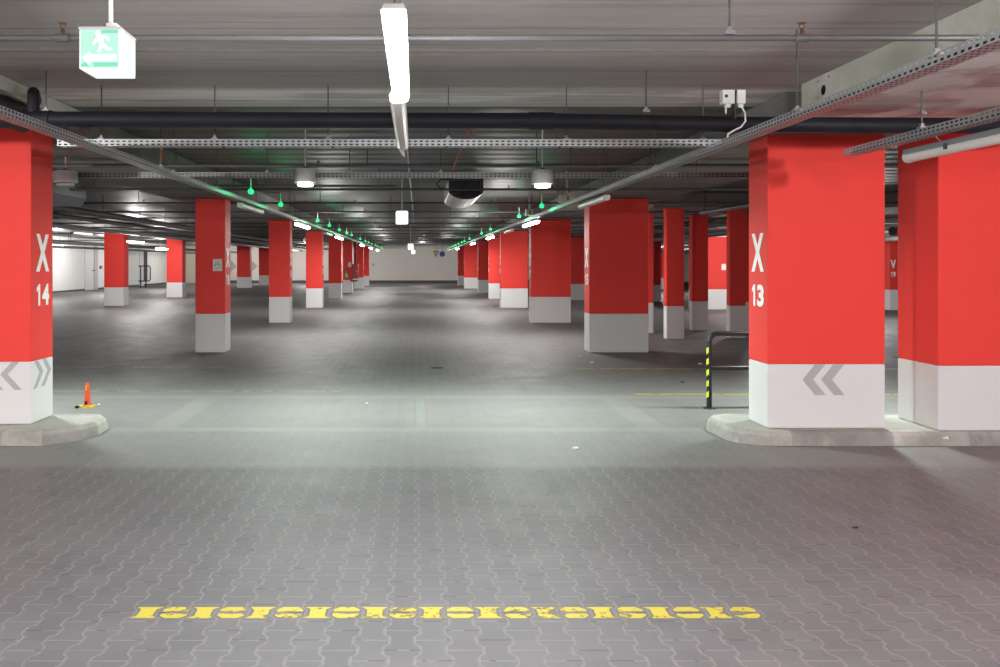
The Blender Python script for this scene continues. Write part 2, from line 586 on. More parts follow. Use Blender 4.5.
# right-hand beam over the pillars: near length, joint, far lengths
def near_beam():
    # face with a round sleeve hole near its far end
    x0, x1, y0, y1, z0, z1 = 3.32, 4.78, YB, 7.32, SOFF, SLAB
    m = MB()
    hy, hz, hr, n = 6.93, H + 1.41, 0.042, 20
    ring = [(hy + hr * math.cos(2 * math.pi * k / n), hz + hr * math.sin(2 * math.pi * k / n)) for k in range(n)]
    sq = []
    for k in range(n):
        a = 2 * math.pi * k / n
        c, s_ = math.cos(a), math.sin(a)
        q = 0.1 / max(abs(c), abs(s_))
        sq.append((hy + q * c, hz + q * s_))
    for k in range(n):
        j = (k + 1) % n
        m.face([(x0, *sq[k]), (x0, *sq[j]), (x0, *ring[j]), (x0, *ring[k])])
    a, b = hy - 0.1, hy + 0.1
    c, d = hz - 0.1, hz + 0.1
    for (p, q, r, s_) in ((y0, a, z0, z1), (b, y1, z0, z1), (a, b, z0, c), (a, b, d, z1)):
        m.face([(x0, p, r), (x0, q, r), (x0, q, s_), (x0, p, s_)])
    m.face([(x0, y0, z0), (x0, y1, z0), (x1, y1, z0), (x1, y0, z0)])
    m.face([(x0, y1, z0), (x0, y1, z1), (x1, y1, z1), (x1, y1, z0)])
    m.face([(x1, y0, z0), (x1, y1, z0), (x1, y1, z1), (x1, y0, z1)])
    b_ = struct('ceiling_beam', m, M['beam'])
    q_ = MB()
    for k in range(n):
        j = (k + 1) % n
        q_.face([(x0 + 0.004, *ring[k]), (x0 + 0.004, *ring[j]), (x0 + 0.3, *ring[j]), (x0 + 0.3, *ring[k])])
    q_.face([(x0 + 0.3, *p) for p in ring])
    q_.build('sleeve_hole', M['dark'], b_)
    return b_


near_beam()
beam(3.46, 4.78, 7.32, 7.62, SOFF, M['curb'])
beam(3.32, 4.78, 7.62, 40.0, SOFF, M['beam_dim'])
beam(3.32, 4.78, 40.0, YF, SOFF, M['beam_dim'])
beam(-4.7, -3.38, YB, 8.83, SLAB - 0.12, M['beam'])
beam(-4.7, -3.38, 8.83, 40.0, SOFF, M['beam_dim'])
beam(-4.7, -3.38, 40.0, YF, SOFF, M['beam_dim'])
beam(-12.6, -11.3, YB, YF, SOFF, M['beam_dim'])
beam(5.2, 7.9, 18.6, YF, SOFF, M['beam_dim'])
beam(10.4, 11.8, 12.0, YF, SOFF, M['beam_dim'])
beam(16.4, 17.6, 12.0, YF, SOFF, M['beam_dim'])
struct('trim_1', MB().box(4.79, 5.25, YB, 7.97, SOFF - 0.17, SLAB), M['red'])

# ------------------------------------------------------------------ pillars
def chevron(pts_tip, xrun, half, thick, top=None):
    """2-D chevron outline pointing towards -x from its tip; clipped above at 'top'."""
    tx, tz = pts_tip
    up = half if top is None else min(half, top - tz)
    k = up / half
    return [(tx, tz), (tx + xrun * k, tz + up), (tx + xrun * k + thick, tz + up), (tx + thick, tz),
            (tx + xrun + thick, tz - half), (tx + xrun, tz - half)]


def pillar(x0, x1, y0, dep, label, base=0.0, top=SOFF - 0.002, code=None, side=None, band=0.735):
    """Painted concrete pillar: red shaft over a white base, letter and number stencilled on the aisle side."""
    p = thing('concrete_pillar', ((x0 + x1) / 2, y0 + dep / 2, base), label, 'pillar', 'red and white pillars', 'thing')
    y1 = y0 + dep
    lo = tuple(p.location)
    MB().box(x0, x1, y0, y1, band, top).build('shaft', M['red'], p, bevel=0.012, loc=lo)
    MB().box(x0, x1, y0, y1, base, band).build('painted_base', M['white'], p, bevel=0.012, loc=lo)
    if code:
        row, num = code
        w = 0.30 if dep > 0.4 else dep * 0.62
        if side == 'l':      # text on the face towards -x
            q = y0 + dep * 0.5 + w / 2
            letters(row, 0.375, w, M['letter'], 'letter', p, (x0 - 0.001, q, 1.615), (0, -1, 0), 0.045)
            letters(num, 0.215, w, M['letter'], 'number', p, (x0 - 0.001, q, 1.275), (0, -1, 0), 0.045)
        elif side == 'r':
            q = y0 + dep * 0.5 - w / 2
            letters(row, 0.375, w, M['letter'], 'letter', p, (x1 + 0.001, q, 1.615), (0, 1, 0), 0.045)
            letters(num, 0.215, w, M['letter'], 'number', p, (x1 + 0.001, q, 1.275), (0, 1, 0), 0.045)
        else:                # text on the front face
            w = 0.20
            letters(row, 0.32, w, M['letter'], 'letter', p, (x0 + 0.03, y0 - 0.001, 1.495), (1, 0, 0), 0.045)
            letters(num, 0.20, w * 0.9, M['letter'], 'number', p, (x0 + 0.04, y0 - 0.001, 1.19), (1, 0, 0), 0.045)
    return p


KC = 0.124   # curb height
# right-hand row along the aisle
A = pillar(3.35, 4.472, 8.10, 0.465, 'nearest wide red pillar right of the aisle, marked X 13, on the curb', KC, code=('X', '13'), side='l')
for tx in (3.683, 3.862):
    o = MB().prism(chevron((tx, 0.590), 0.120, 0.148, 0.100, 0.734), 'y', 8.0965, 8.099).build('chevron', M['chevron'], A, loc=tuple(A.location))
    o['label'] = 'grey chevron pointing left on white base'
A2 = pillar(4.905, 6.35, 7.98, 0.68, 'red pillar at the right edge of the picture, beside pillar X 13', KC)
RB = pillar(3.292, 4.42, 16.15, 0.485, 'second wide red pillar right of the aisle, marked X 15, behind the black barrier', code=('X', '15'), side='l')
right_rows = [(3.27, 4.40, 24.15, '17', 'third wide red pillar right of the aisle, behind pillar X 15'),
              (3.215, 4.24, 32.2, '19', 'fourth red pillar along the right side of the aisle'),
              (3.46, 4.55, 40.2, '21', 'fifth red pillar along the right side of the aisle'),
              (3.53, 4.60, 48.2, '23', 'sixth red pillar along the right side of the aisle'),
              (3.19, 4.30, 56.2, '25', 'seventh red pillar along the right side of the aisle'),
              (3.17, 4.25, 64.3, '27', 'farthest red pillar along the right side of the aisle')]
for x0, x1, y0, num, lab in right_rows:
    pillar(x0, x1, y0, 0.48, lab, code=('X', num), side='l')
# left-hand row
L14 = pillar(-4.33, -3.757, 8.30, 0.50, 'nearest red pillar at the left edge, marked X 14, on the curb', KC, top=SLAB - 0.122, code=('X', '14'), side='r')
for tx in (-4.06, -4.24):
    MB().prism(chevron((tx, 0.612), 0.140, 0.150, 0.072, 0.734), 'y', 8.2965, 8.299).build('chevron', M['chevron'], L14, loc=tuple(L14.location))
for ty in (8.565, 8.745):
    pl = [(ty - (a - 0.0), z) for a, z in chevron((0.0, 0.612), 0.150, 0.150, 0.075, 0.734)]
    MB().prism(pl, 'x', -3.756, -3.7535).build('chevron', M['chevron'], L14, loc=tuple(L14.location))
LB = pillar(-4.195, -3.63, 16.15, 0.49, 'second red pillar left of the aisle, marked X 16, with a small plate on it', code=('X', '16'), side='r')
left_rows = [(-4.18, -3.585, 24.15, '18', 'third red pillar left of the aisle, behind pillar X 16'),
             (-4.17, -3.555, 32.2, '20', 'fourth red pillar along the left side of the aisle, brightly lit'),
             (-4.17, -3.555, 40.5, '22', 'fifth red pillar along the left side of the aisle'),
             (-4.14, -3.61, 48.2, '24', 'dark red pillar carrying the fire extinguisher and hose cabinet'),
             (-4.10, -3.485, 56.2, '26', 'seventh red pillar along the left side of the aisle'),
             (-4.10, -3.52, 63.6, '28', 'farthest red pillar along the left side of the aisle')]
for x0, x1, y0, num, lab in left_rows:
    pillar(x0, x1, y0, 0.50, lab, code=('X', num), side='r')
# second row on the left, beyond the parking bays
for x0, x1, y0, lab in ((-12.33, -11.57, 33.6, 'red pillar in the far left row, standing before the white wall near the grey door'),
                        (-12.3, -11.52, 41.9, 'red pillar in the far left row, beside the barred recess in the white wall'),
                        (-12.18, -11.29, 57.8, 'red pillar in the far left row between two grey wall chevrons'),
                        (-12.15, -11.3, 65.7, 'farthest red pillar of the left row, right of the pale wall chevron')):
    pillar(x0, x1, y0, 0.62, lab)
# beyond the right-hand row
pillar(5.60, 6.00, 19.0, 0.24, 'slim red pillar with a brightly lit left edge, right of pillar X 15')
pillar(6.955, 7.36, 21.4, 0.24, 'slim red pillar standing left of the bright red wall block')
pillar(7.09, 7.45, 19.2, 0.22, 'slim dark red pillar just left of pillar X 13, above the barrier')
pillar(8.14, 8.50, 21.0, 0.24, 'sliver of red pillar showing at the left edge of pillar X 13')
pillar(5.30, 5.76, 20.6, 0.24, 'slim red pillar showing at the right edge of pillar X 15')
pillar(10.2, 10.84, 37.6, 0.5, 'dark red pillar far behind, right of pillar X 15')
pillar(15.5, 16.2, 55.0, 0.5, 'distant red pillar under two bright lamps, right of pillar X 15')
pillar(7.1, 7.72, 39.0, 0.5, 'dark red pillar showing between the second and third wide right pillars')
V19 = pillar(17.05, 17.8, 30.6, 0.5, 'distant red pillar marked V 19, seen in the gap between the near right pillars', code=('V', '19'), side='f')
# lit red wall block on the right
rw = thing('red_wall_block', (10.8, 31.3, 0), 'brightly lit red wall block with white base and a white notice', 'wall', None, 'thing')
MB().box(10.2, 12.2, 31.2, 31.8, 0.735, 2.66).build('shaft', M['red'], rw, loc=tuple(rw.location))
MB().box(10.2, 12.2, 31.2, 31.8, 0.0, 0.735).build('painted_base', M['white'], rw, loc=tuple(rw.location))
MB().box(10.15, 12.25, 31.17, 31.83, 2.66, 2.70).build('cap', M['letter'], rw, loc=tuple(rw.location))
a, b = at(721.5, 264, 31.19), at(725.8, 270, 31.19)
tag(MB().box(a[0], b[0], 31.175, 31.199, b[2], a[2]).build('notice_plate', M['letter'], None, bevel=0.003), 'small white notice fixed to the bright red wall block', 'sign')

# plate on pillar X 16
a, b = at(213.0, 259, 16.14), at(222.2, 271, 16.14)
pt = thing('notice_plate', ((a[0] + b[0]) / 2, 16.14, b[2]), 'square pale notice plate on the front of pillar X 16', 'sign')
MB().box(a[0], b[0], 16.125, 16.149, b[2], a[2]).build('panel', M['plastic'], pt, bevel=0.003, loc=tuple(pt.location))
cx, cz = (a[0] + b[0]) / 2, (a[2] + b[2]) / 2
em = MB()
for i, r in enumerate((0.055, 0.034)):
    pts = [(cx + r * 1.1 * math.cos(t_), cz - 0.02 + r * math.sin(t_)) for t_ in [math.pi * k / 12 for k in range(13)]]
    em.tube([(p[0], 16.122, p[1]) for p in pts], 0.006, 6)
em.box(cx - 0.06, cx + 0.06, 16.121, 16.1255, cz - 0.06, cz - 0.05)
em.box(cx - 0.05, cx + 0.05, 16.121, 16.1255, cz + 0.065, cz + 0.073)
em.build('marking', M['galv'], pt, loc=tuple(pt.location))
o = MB().box(cx + 0.0, cx + 0.025, 16.121, 16.1255, b[2] + 0.012, b[2] + 0.03).build('seal', M['ext_label'], pt, loc=tuple(pt.location))

# fire gear on the dark left pillar (48.2 m)
a, b = at(348.2, 262.5, 48.19), at(351.2, 266.8, 48.19)
tag(MB().box(a[0], b[0], 48.17, 48.199, b[2], a[2]).build('notice_plate', M['plastic']), 'small pale notice above the fire extinguisher on a far pillar', 'sign')
ex = at(346.8, 279.3, 48.06)
fe = thing('fire_extinguisher', ex, 'fire extinguisher with yellow label hung on a far left pillar', 'fire extinguisher')
MB().lathe(ex, [(0.07, 0), (0.085, 0.02), (0.085, 0.42), (0.05, 0.5), (0.025, 0.54)], 16).build('cylinder', M['galv'], fe, loc=ex)
MB().lathe(ex, [(0.087, 0.13), (0.087, 0.30)], 16).build('label_band', M['ext_label'], fe, loc=ex)
MB().box(ex[0] - 0.02, ex[0] + 0.02, ex[1] - 0.05, ex[1] + 0.05, ex[2] + 0.54, ex[2] + 0.60).build('valve', M['rubber'], fe, loc=ex)
MB().tube([(ex[0], ex[1] - 0.05, ex[2] + 0.57), (ex[0] + 0.10, ex[1] - 0.06, ex[2] + 0.45), (ex[0] + 0.09, ex[1] - 0.06, ex[2] + 0.15)], 0.012, 6).build('hose', M['rubber'], fe, loc=ex)
a, b = at(352.3, 264.0, 48.0), at(357.9, 278.6, 48.0)
hc = thing('hose_cabinet', (a[0], 48.0, b[2]), 'dark red fire hose cabinet on the aisle side of a far left pillar', 'cabinet')
MB().box(-3.595, b[0], 48.05, 48.65, b[2], a[2]).build('case', M['cabinet'], hc, bevel=0.01, loc=tuple(hc.location))
o = MB().box(-3.58, b[0] - 0.03, 48.035, 48.055, b[2] + 0.04, a[2] - 0.04).build('door', M['cabinet'], hc, bevel=0.004, loc=tuple(hc.location))
MB().box(b[0] - 0.07, b[0] - 0.05, 48.02, 48.04, b[2] + 0.35, b[2] + 0.47).build('handle', M['steel'], o, loc=tuple(hc.location))
MB().tube([(-3.70, 48.0, b[2] - 0.12), (-3.30, 48.0, b[2] - 0.12)], 0.04, 10).build('valve_arm', M['rubber'], hc, loc=tuple(hc.location))
tag(MB().tube([(-3.46, 48.3, a[2] + 0.002), (-3.46, 48.3, SOFF - 0.01)], 0.05, 10).build('riser_pipe', M['pipe_black']), 'black vertical pipe rising from the fire hose cabinet', 'pipe')

# ------------------------------------------------------------------ curbs
def curb(name, outline, label, joints):
    """outline: closed 2-D polygon, counter-clockwise; stones round the edge, concrete fill inside."""
    c = thing(name, (outline[0][0], outline[0][1], 0), label, 'curb', None, 'thing')
    n = len(outline)
    cen = Vector((sum(p[0] for p in outline) / n, sum(p[1] for p in outline) / n))

    def inset(d):
        r = []
        for i in range(n):
            p0, p1, p2 = (Vector(outline[(i + k) % n]) for k in (-1, 0, 1))
            e0, e1 = (p1 - p0).normalized(), (p2 - p1).normalized()
            n0, n1 = Vector((-e0.y, e0.x)), Vector((-e1.y, e1.x))
            m = (n0 + n1).normalized()
            r.append(p1 + m * (d / max(0.4, m.dot(n0))))
        return r
    i1, i2, i3 = inset(0.018), inset(0.05), inset(0.13)
    segs = [[] for _ in joints]
    for i in range(n):
        for k, (s0, s1) in enumerate(joints):
            if s0 <= i < s1:
                segs[k].append(i)
    for k, ids in enumerate(segs):
        m = MB()
        for i in ids:
            j = (i + 1) % n
            o0, o1 = outline[i], outline[j]
            prof = [((*o0, 0.0), (*o1, 0.0)), ((*i1[i], KC * 0.72), (*i1[j], KC * 0.72)), ((*i2[i], KC), (*i2[j], KC)), ((*i3[i], KC), (*i3[j], KC))]
            for q in range(3):
                m.face([prof[q][0], prof[q][1], prof[q + 1][1], prof[q + 1][0]])
        m.build('curb_stone', M['curb_dark'] if k % 2 == 0 else M['curb'], c, loc=tuple(c.location))
    m = MB()
    m.face([(*p, KC - 0.001) for p in i3])
    m.build('concrete_fill', M['curb_top'], c, loc=tuple(c.location))
    return c


# right island: starts at its front right end
ro = [(8.0, 7.90), (8.0, 8.95), (3.35, 8.95)]
for k in range(7):
    t_ = math.pi / 2 + k * math.pi / 12
    ro.append((3.29 + 0.33 * math.cos(t_), 8.62 + 0.33 * math.sin(t_)))
for k in range(1, 8):
    t_ = math.pi + k * math.pi / 16
    ro.append((3.29 + 0.33 * math.cos(t_) + 0.010 * k, 8.22 + 0.32 * math.sin(t_)))
ro += [(3.50, 7.90), (4.45, 7.90), (5.15, 7.90), (6.4, 7.90)]
nr = len(ro)
curb('concrete_curb', ro, 'pale concrete curb island under the near right pillars', [(0, 3), (3, nr - 4), (nr - 4, nr - 3), (nr - 3, nr - 2), (nr - 2, nr)])
lo_ = [(-3.48, 7.90), (-3.22, 8.16), (-3.14, 8.42), (-3.16, 8.74), (-3.26, 8.90), (-3.48, 8.94), (-6.0, 8.94), (-6.0, 7.90), (-4.9, 7.90), (-3.86, 7.90)]
curb('concrete_curb', lo_, 'pale concrete curb island under the near left pillar X 14', [(5, 9), (9, 10), (0, 2), (2, 5)][0:1] + [(9, 10), (0, 2), (2, 5)])

# ------------------------------------------------------------------ cone and barrier
cb = at(87.5, 407, 10.03)
cb = (cb[0], cb[1], 0.0)
cn = thing('traffic_cone', cb, 'small orange cone on a yellow base, beside the left curb', 'cone')
m = MB()
m.prism([(cb[0] - 0.10, cb[1] - 0.06), (cb[0] + 0.08, cb[1] - 0.06), (cb[0] + 0.09, cb[1] + 0.05), (cb[0] - 0.07, cb[1] + 0.05)], 'z', 0.0, 0.022)
m.build('base', M['cone_base'], cn, bevel=0.006, loc=cb)
MB().lathe(cb, [(0.036, 0.022), (0.034, 0.05), (0.022, 0.265), (0.014, 0.283)], 20).build('cone_body', M['cone'], cn, loc=cb)
MB().lathe(cb, [(0.056, 0.022), (0.052, 0.032), (0.038, 0.037)], 20).build('foot_ring', M['cone'], cn, loc=cb)
MB().tube([(cb[0] - 0.004, cb[1] - 0.0275, 0.20), (cb[0] - 0.003, cb[1] - 0.0215, 0.262)], 0.004, 6).build('yellow_streak', M['cone_base'], cn, loc=cb)
MB().box(cb[0] - 0.018, cb[0] + 0.012, cb[1] - 0.050, cb[1] - 0.030, 0.03, 0.075).build('dark_tape', M['rubber'], cn, bevel=0.003, loc=cb)
MB().box(cb[0] - 0.11, cb[0] - 0.075, cb[1] - 0.095, cb[1] - 0.06, 0.0, 0.028).build('corner_foot', M['rubber'], cn, loc=cb)

bx, by = 3.425, 9.93
br = thing('barrier_rail', (bx, by, 0), 'black tubular barrier rail with yellow stripes, beside pillar X 13', 'barrier')
x2, zt, zr = 5.30, 0.875, 0.10
pts = [(bx, by, 0.0), (bx, by, zt - zr)]
for k in range(1, 6):
    t_ = math.pi - k * math.pi / 10
    pts.append((bx + zr + zr * math.cos(t_), by, zt - zr + zr * math.sin(t_)))
for k in range(0, 6):
    t_ = math.pi / 2 - k * math.pi / 10
    pts.append((x2 - zr + zr * math.cos(t_), by, zt - zr + zr * math.sin(t_)))
pts.append((x2, by, 0.0))
MB().tube(pts, 0.030, 16).build('frame', M['black'], br, loc=tuple(br.location))
MB().tube([(bx, by, 0.475), (x2, by, 0.475)], 0.028, 14).build('crossbar', M['black'], br, loc=tuple(br.location))
for k in range(5):
    z0 = 0.655 - k * 0.128
    m = MB()
    n = 6
    vs = []
    for zz in (0, 1):
        for i in range(n + 1):
            an = math.pi * (0.80 + 0.55 * i / n)
            vs.append((bx + 0.0312 * math.cos(an), by + 0.0312 * math.sin(an), z0 + zz * 0.068 - 0.035 * (1 - i / n)))
    m.idx(vs, [(i, i + 1, n + 2 + i, n + 1 + i) for i in range(n)], True)
    m.build('reflective_stripe', M['stripe'], br, loc=tuple(br.location))
for xx in (bx, x2):
    MB().lathe((xx, by, 0), [(0.07, 0), (0.07, 0.008), (0.045, 0.012)], 16).build('base_plate', M['rubber'], br, loc=tuple(br.location))

# ------------------------------------------------------------------ floor markings and litter
def quad(x0, x1, y0, y1, z):
    return MB().face([(x0, y0, z), (x1, y0, z), (x1, y1, z), (x0, y1, z)])


tag(quad(-1.375, 1.66, 4.066, 4.198, 0.0012).build('painted_floor_line', M['yellow_line']), 'worn bright yellow broken line painted across the nearest paving', 'floor line', None, 'thing')
G = 'parking bay lines'
for x0, x1, y, mat, lab in ((-11.0, -1.0, 11.28, 'bay_line', 'pale bay line on the left floor, running behind the small cone'),
                            (-11.0, -3.05, 13.9, 'bay_line', 'pale bay line on the left floor, second from the camera'),
                            (-11.0, -3.0, 16.75, 'bay_line', 'pale bay line on the left floor, level with pillar X 16'),
                            (-11.0, -3.0, 19.6, 'bay_line', 'pale bay line on the left floor, just behind pillar X 16'),
                            (2.82, 8.0, 11.0, 'bay_yellow', 'yellow bay line on the right floor, running behind the barrier rail'),
                            (2.6, 8.0, 13.65, 'bay_yellow', 'yellow bay line on the right floor, in front of pillar X 15'),
                            (4.8, 9.0, 16.3, 'bay_line', 'pale bay line on the right floor, right of pillar X 15')):
    tag(quad(x0, x1, y - 0.045, y + 0.045, 0.0011).build('parking_line', M[mat]), lab, 'floor line', G, 'thing')
tag(quad(-8.24, -8.14, 13.0, 34.0, 0.0014).build('parking_line', M['bay_line']), 'long pale line along the left bays, running toward the far end', 'floor line', G, 'thing')
tag(quad(-18.9, -17.6, 38.0, 38.3, 0.0011).build('parking_line', M['letter']), 'short white mark on the floor by the left white wall', 'floor line', None, 'thing')


def scrap(x, y, w, dpt, h, mat, name, lab, cat, ang=0.3):
    ca, sa = math.cos(ang), math.sin(ang)
    base = [(-w / 2, -dpt / 2), (w / 2, -dpt / 2 * 0.8), (w / 2 * 0.9, dpt / 2), (-w / 2 * 0.8, dpt / 2 * 0.9)]
    poly = [(x + a_ * ca - b_ * sa, y + a_ * sa + b_ * ca) for a_, b_ in base]
    m = MB().prism(poly, 'z', 0.0005, h)
    tag(m.build(name, mat, bevel=min(h, w) * 0.2), lab, cat)


p = at(575.5, 449, 7.77); scrap(p[0], 7.77, 0.055, 0.03, 0.018, M['paper'], 'paper_scrap', 'crumpled white paper scrap on the paving in the middle of the aisle', 'litter')
p = at(580, 357, 15.37); scrap(p[0], 15.37, 0.06, 0.05, 0.02, M['paper'], 'paper_scrap', 'tiny white scrap on the floor just left of the base of pillar X 15', 'litter')
p = at(592, 363, 14.45); scrap(p[0], 14.45, 0.05, 0.05, 0.018, M['paper'], 'paper_scrap', 'tiny white scrap on the floor in front of pillar X 15', 'litter')
p = at(700, 364, 14.3); scrap(p[0], 14.3, 0.05, 0.04, 0.016, M['paper'], 'paper_scrap', 'tiny white scrap on the floor left of the barrier rail', 'litter')
p = at(367, 403.5, 10.28); scrap(p[0], 10.28, 0.03, 0.03, 0.012, M['paper'], 'paper_scrap', 'tiny white scrap on the pale cross strip, left of the aisle centre', 'litter')
p = at(99, 404, 10.2); scrap(p[0], 10.2, 0.03, 0.03, 0.01, M['paper'], 'paper_scrap', 'tiny white scrap beside the small orange cone', 'litter')
p = at(437, 368, 13.75); scrap(p[0], 13.75, 0.19, 0.05, 0.012, M['rubber'], 'rubber_scrap', 'flat black scrap lying on the aisle floor', 'litter', 0.05)
p = at(682.5, 382.5, 12.1); scrap(p[0], 12.1, 0.06, 0.03, 0.012, M['rubber'], 'rubber_scrap', 'small black scrap on the floor left of the barrier rail', 'litter', 0.1)
p = at(855, 528, 5.45); scrap(p[0], 5.45, 0.034, 0.02, 0.008, M['rubber'], 'rubber_scrap', 'small dark scrap on the paving in front of pillar X 13', 'litter', 0.1)
p = at(945.5, 437, 7.9)
tag(MB().prism([(p[0] - 0.03, 0.070), (p[0] + 0.03, 0.062), (p[0] + 0.02, 0.092)], 'y', 7.895, 7.908).build('sticker_scrap', M['paper']), 'small white scrap stuck on the front of the right curb', 'litter')

# ------------------------------------------------------------------ cable trays
def tray_mesh(p0, p1, w, h, flip=1):
    """U-shaped perforated tray between two points (along x or y), bottom centre at the points."""
    m = MB()
    p0, p1 = Vector(p0), Vector(p1)
    d = (p1 - p0)
    L = d.length
    d.normalize()
    s = Vector((d.y, -d.x, 0))
    z = Vector((0, 0, 1))
    def strip(a, b, ln):
        m.face([p0 + a, p1 + a, p1 + b, p0 + b], [(0, 0), (L, 0), (L, ln), (0, ln)])
    strip(s * -w / 2, s * w / 2, w)
    strip(s * w / 2, s * w / 2 + z * h, h)
    strip(s * -w / 2, s * -w / 2 + z * h, h)
    return m


def hanger(root, x, y, z0, z1, lo, clampside=0.0, foot=None):
    r = MB().tube([(x, y, z0), (x, y, z1)], 0.006, 6).build('threaded_rod', M['rod'], root, loc=lo)
    m = MB().box(x - 0.026, x + 0.026, y - 0.022, y + 0.022, z0 - 0.004, z0 + 0.016)
    m.box(x - 0.011, x + 0.011, y - 0.011, y + 0.011, z0 + 0.016, z0 + 0.038)
    m.build('clamp', M['clamp'], r, loc=lo)
    if foot:
        a = Vector((x, y, z0 - 0.01))
        b = a + Vector(foot)
        MB().tube([a, b], 0.016, 8).build('spring_foot', M['rubber'], r, loc=lo)


TZ = H + 0.940
for sx, lab in ((-1, 'long perforated steel cable tray hanging along the left side of the aisle'), (1, 'long perforated steel cable tray hanging along the right side of the aisle')):
    x = 2.51 if sx > 0 else -2.67
    lo = (x, 2.0, TZ)
    c = thing('cable_tray', lo, lab, 'cable tray')
    tray_mesh((x, 1.2, TZ), (x, 66.0, TZ), 0.10, 0.055).build('channel', M['tray'], c, loc=lo)
    for y in ((4.1, 5.6, 8.9, 11.4, 15.0, 18.4, 22.6) if sx > 0 else (5.35, 8.9, 11.4, 14.2, 18.0, 22.6)):
        hanger(c, x, y, TZ + 0.056, SLAB, lo)
    # bundle of dark power cables lying in the tray
    MB().box(x - 0.036, x + 0.036, 1.25, 65.9, TZ + 0.004, TZ + 0.034).build('cable_bundle', M['rubber'], c, loc=lo)

lo = (0, 7.35, H + 1.003)
c = thing('cable_tray', lo, 'bright perforated cable tray running across the aisle below the thick black pipe', 'cable tray')
tray_mesh((-3.08, 7.35, H + 1.003), (2.62, 7.35, H + 1.003), 0.12, 0.060).build('channel', M['tray'], c, loc=lo)
MB().box(-3.07, 2.60, 7.305, 7.395, H + 1.007, H + 1.060).build('cable_bundle', M['rubber'], c, loc=lo)
for x, ft in ((-2.72, None), (-1.74, (0.09, -0.02, -0.05)), (-0.76, (0.05, -0.02, -0.055)), (0.28, (-0.02, -0.03, -0.05)), (1.30, (-0.07, -0.02, -0.05)), (2.48, None)):
    hanger(c, x, 7.35, H + 1.064, SLAB, lo, foot=ft)
lo = (0, 10.0, H + 1.0)
c = thing('cable_tray', lo, 'dim perforated cable tray running across behind the round hanging lamps', 'cable tray')
tray_mesh((-4.6, 10.0, H + 1.0), (4.3, 10.0, H + 1.0), 0.12, 0.062).build('channel', M['tray_dim'], c, loc=lo)
MB().box(-4.58, 4.28, 9.955, 10.045, H + 1.004, H + 1.058).build('cable_bundle', M['rubber'], c, loc=lo)
for x, ft in ((-2.85, (0.10, -0.02, -0.05)), (-1.75, (0.06, 0, -0.05)), (-0.78, (0.0, -0.03, -0.05)), (0.29, (0.0, -0.03, -0.05)), (1.42, None), (2.76, (-0.09, -0.02, -0.05)), (3.30, (-0.10, 0, -0.05))):
    hanger(c, x, 10.0, H + 1.063, SOFF if abs(x) > 3.28 else SLAB, lo, foot=ft)
lo = (3.60, 6.0, H + 0.905)
c = thing('cable_tray', lo, 'short perforated cable tray at upper right, ending in front of pillar X 13', 'cable tray')
tray_mesh((3.60, 1.5, H + 0.905), (3.60, 7.05, H + 0.885), 0.11, 0.058).build('channel', M['tray'], c, loc=lo)
MB().tube([(3.60, 1.55, H + 0.925), (3.60, 7.0, H + 0.906)], 0.017, 8).build('cable_bundle', M['rubber'], c, loc=lo)
hanger(c, 3.60, 6.05, H + 0.955, SOFF, lo)
hanger(c, 3.60, 3.4, H + 0.955, SOFF, lo)
# bracket tray by the slim pillars
lo = (6.4, 17.5, H + 1.0)
c = thing('cable_tray', lo, 'dark grey bracket tray left of pillar X 13, in front of slim pillars', 'cable tray')
a, b = at(701, 213, 17.0), at(760, 203, 14.0)
MB().tube([a, b], 0.045, 4).build('channel', M['galv'], c, loc=lo)
MB().tube([(a[0] + 0.06, a[1], a[2]), (a[0] + 0.06, a[1], SLAB)], 0.02, 6).build('threaded_rod', M['pipe_dark'], c, loc=lo)
MB().tube([(b[0] - 0.1, b[1], b[2]), (b[0] - 0.1, b[1], SLAB)], 0.012, 6).build('threaded_rod', M['pipe_dark'], c, loc=lo)

# ------------------------------------------------------------------ pipes
def sprinkler(root, x, y, z, lo, r=0.02):
    m = MB()
    m.tube([(x - 0.035, y, z), (x + 0.035, y, z)], r * 1.18, 12)
    m.build('tee_fitting', M['pipe_grey'], root, loc=lo)
    h = MB().lathe((x, y, z + r), [(0.012, 0), (0.012, 0.02), (0.008, 0.022), (0.008, 0.032)], 10)
    h.lathe((x, y, z + r + 0.055), [(0.022, 0), (0.022, 0.004)], 12)
    h.tube([(x - 0.010, y, z + r + 0.03), (x - 0.014, y, z + r + 0.045), (x, y, z + r + 0.056)], 0.003, 5)
    h.tube([(x + 0.010, y, z + r + 0.03), (x + 0.014, y, z + r + 0.045), (x, y, z + r + 0.056)], 0.003, 5)
    h.build('sprinkler_head', M['brass'], root, loc=lo)


lo = (0, 4.45, H + 1.178)
c = thing('sprinkler_pipe', lo, 'grey sprinkler pipe nearest the camera, crossing behind the exit sign box', 'pipe')
MB().tube([(-7.5, 4.45, H + 1.178), (7.5, 4.45, H + 1.178)], 0.017, 14).build('pipe_run', M['pipe_grey'], c, loc=lo)
for x in (-1.85, 2.02):
    sprinkler(c, x, 4.45, H + 1.178, lo)
for x in (1.64, -3.0):
    hanger(c, x, 4.45, H + 1.198, SLAB, lo)

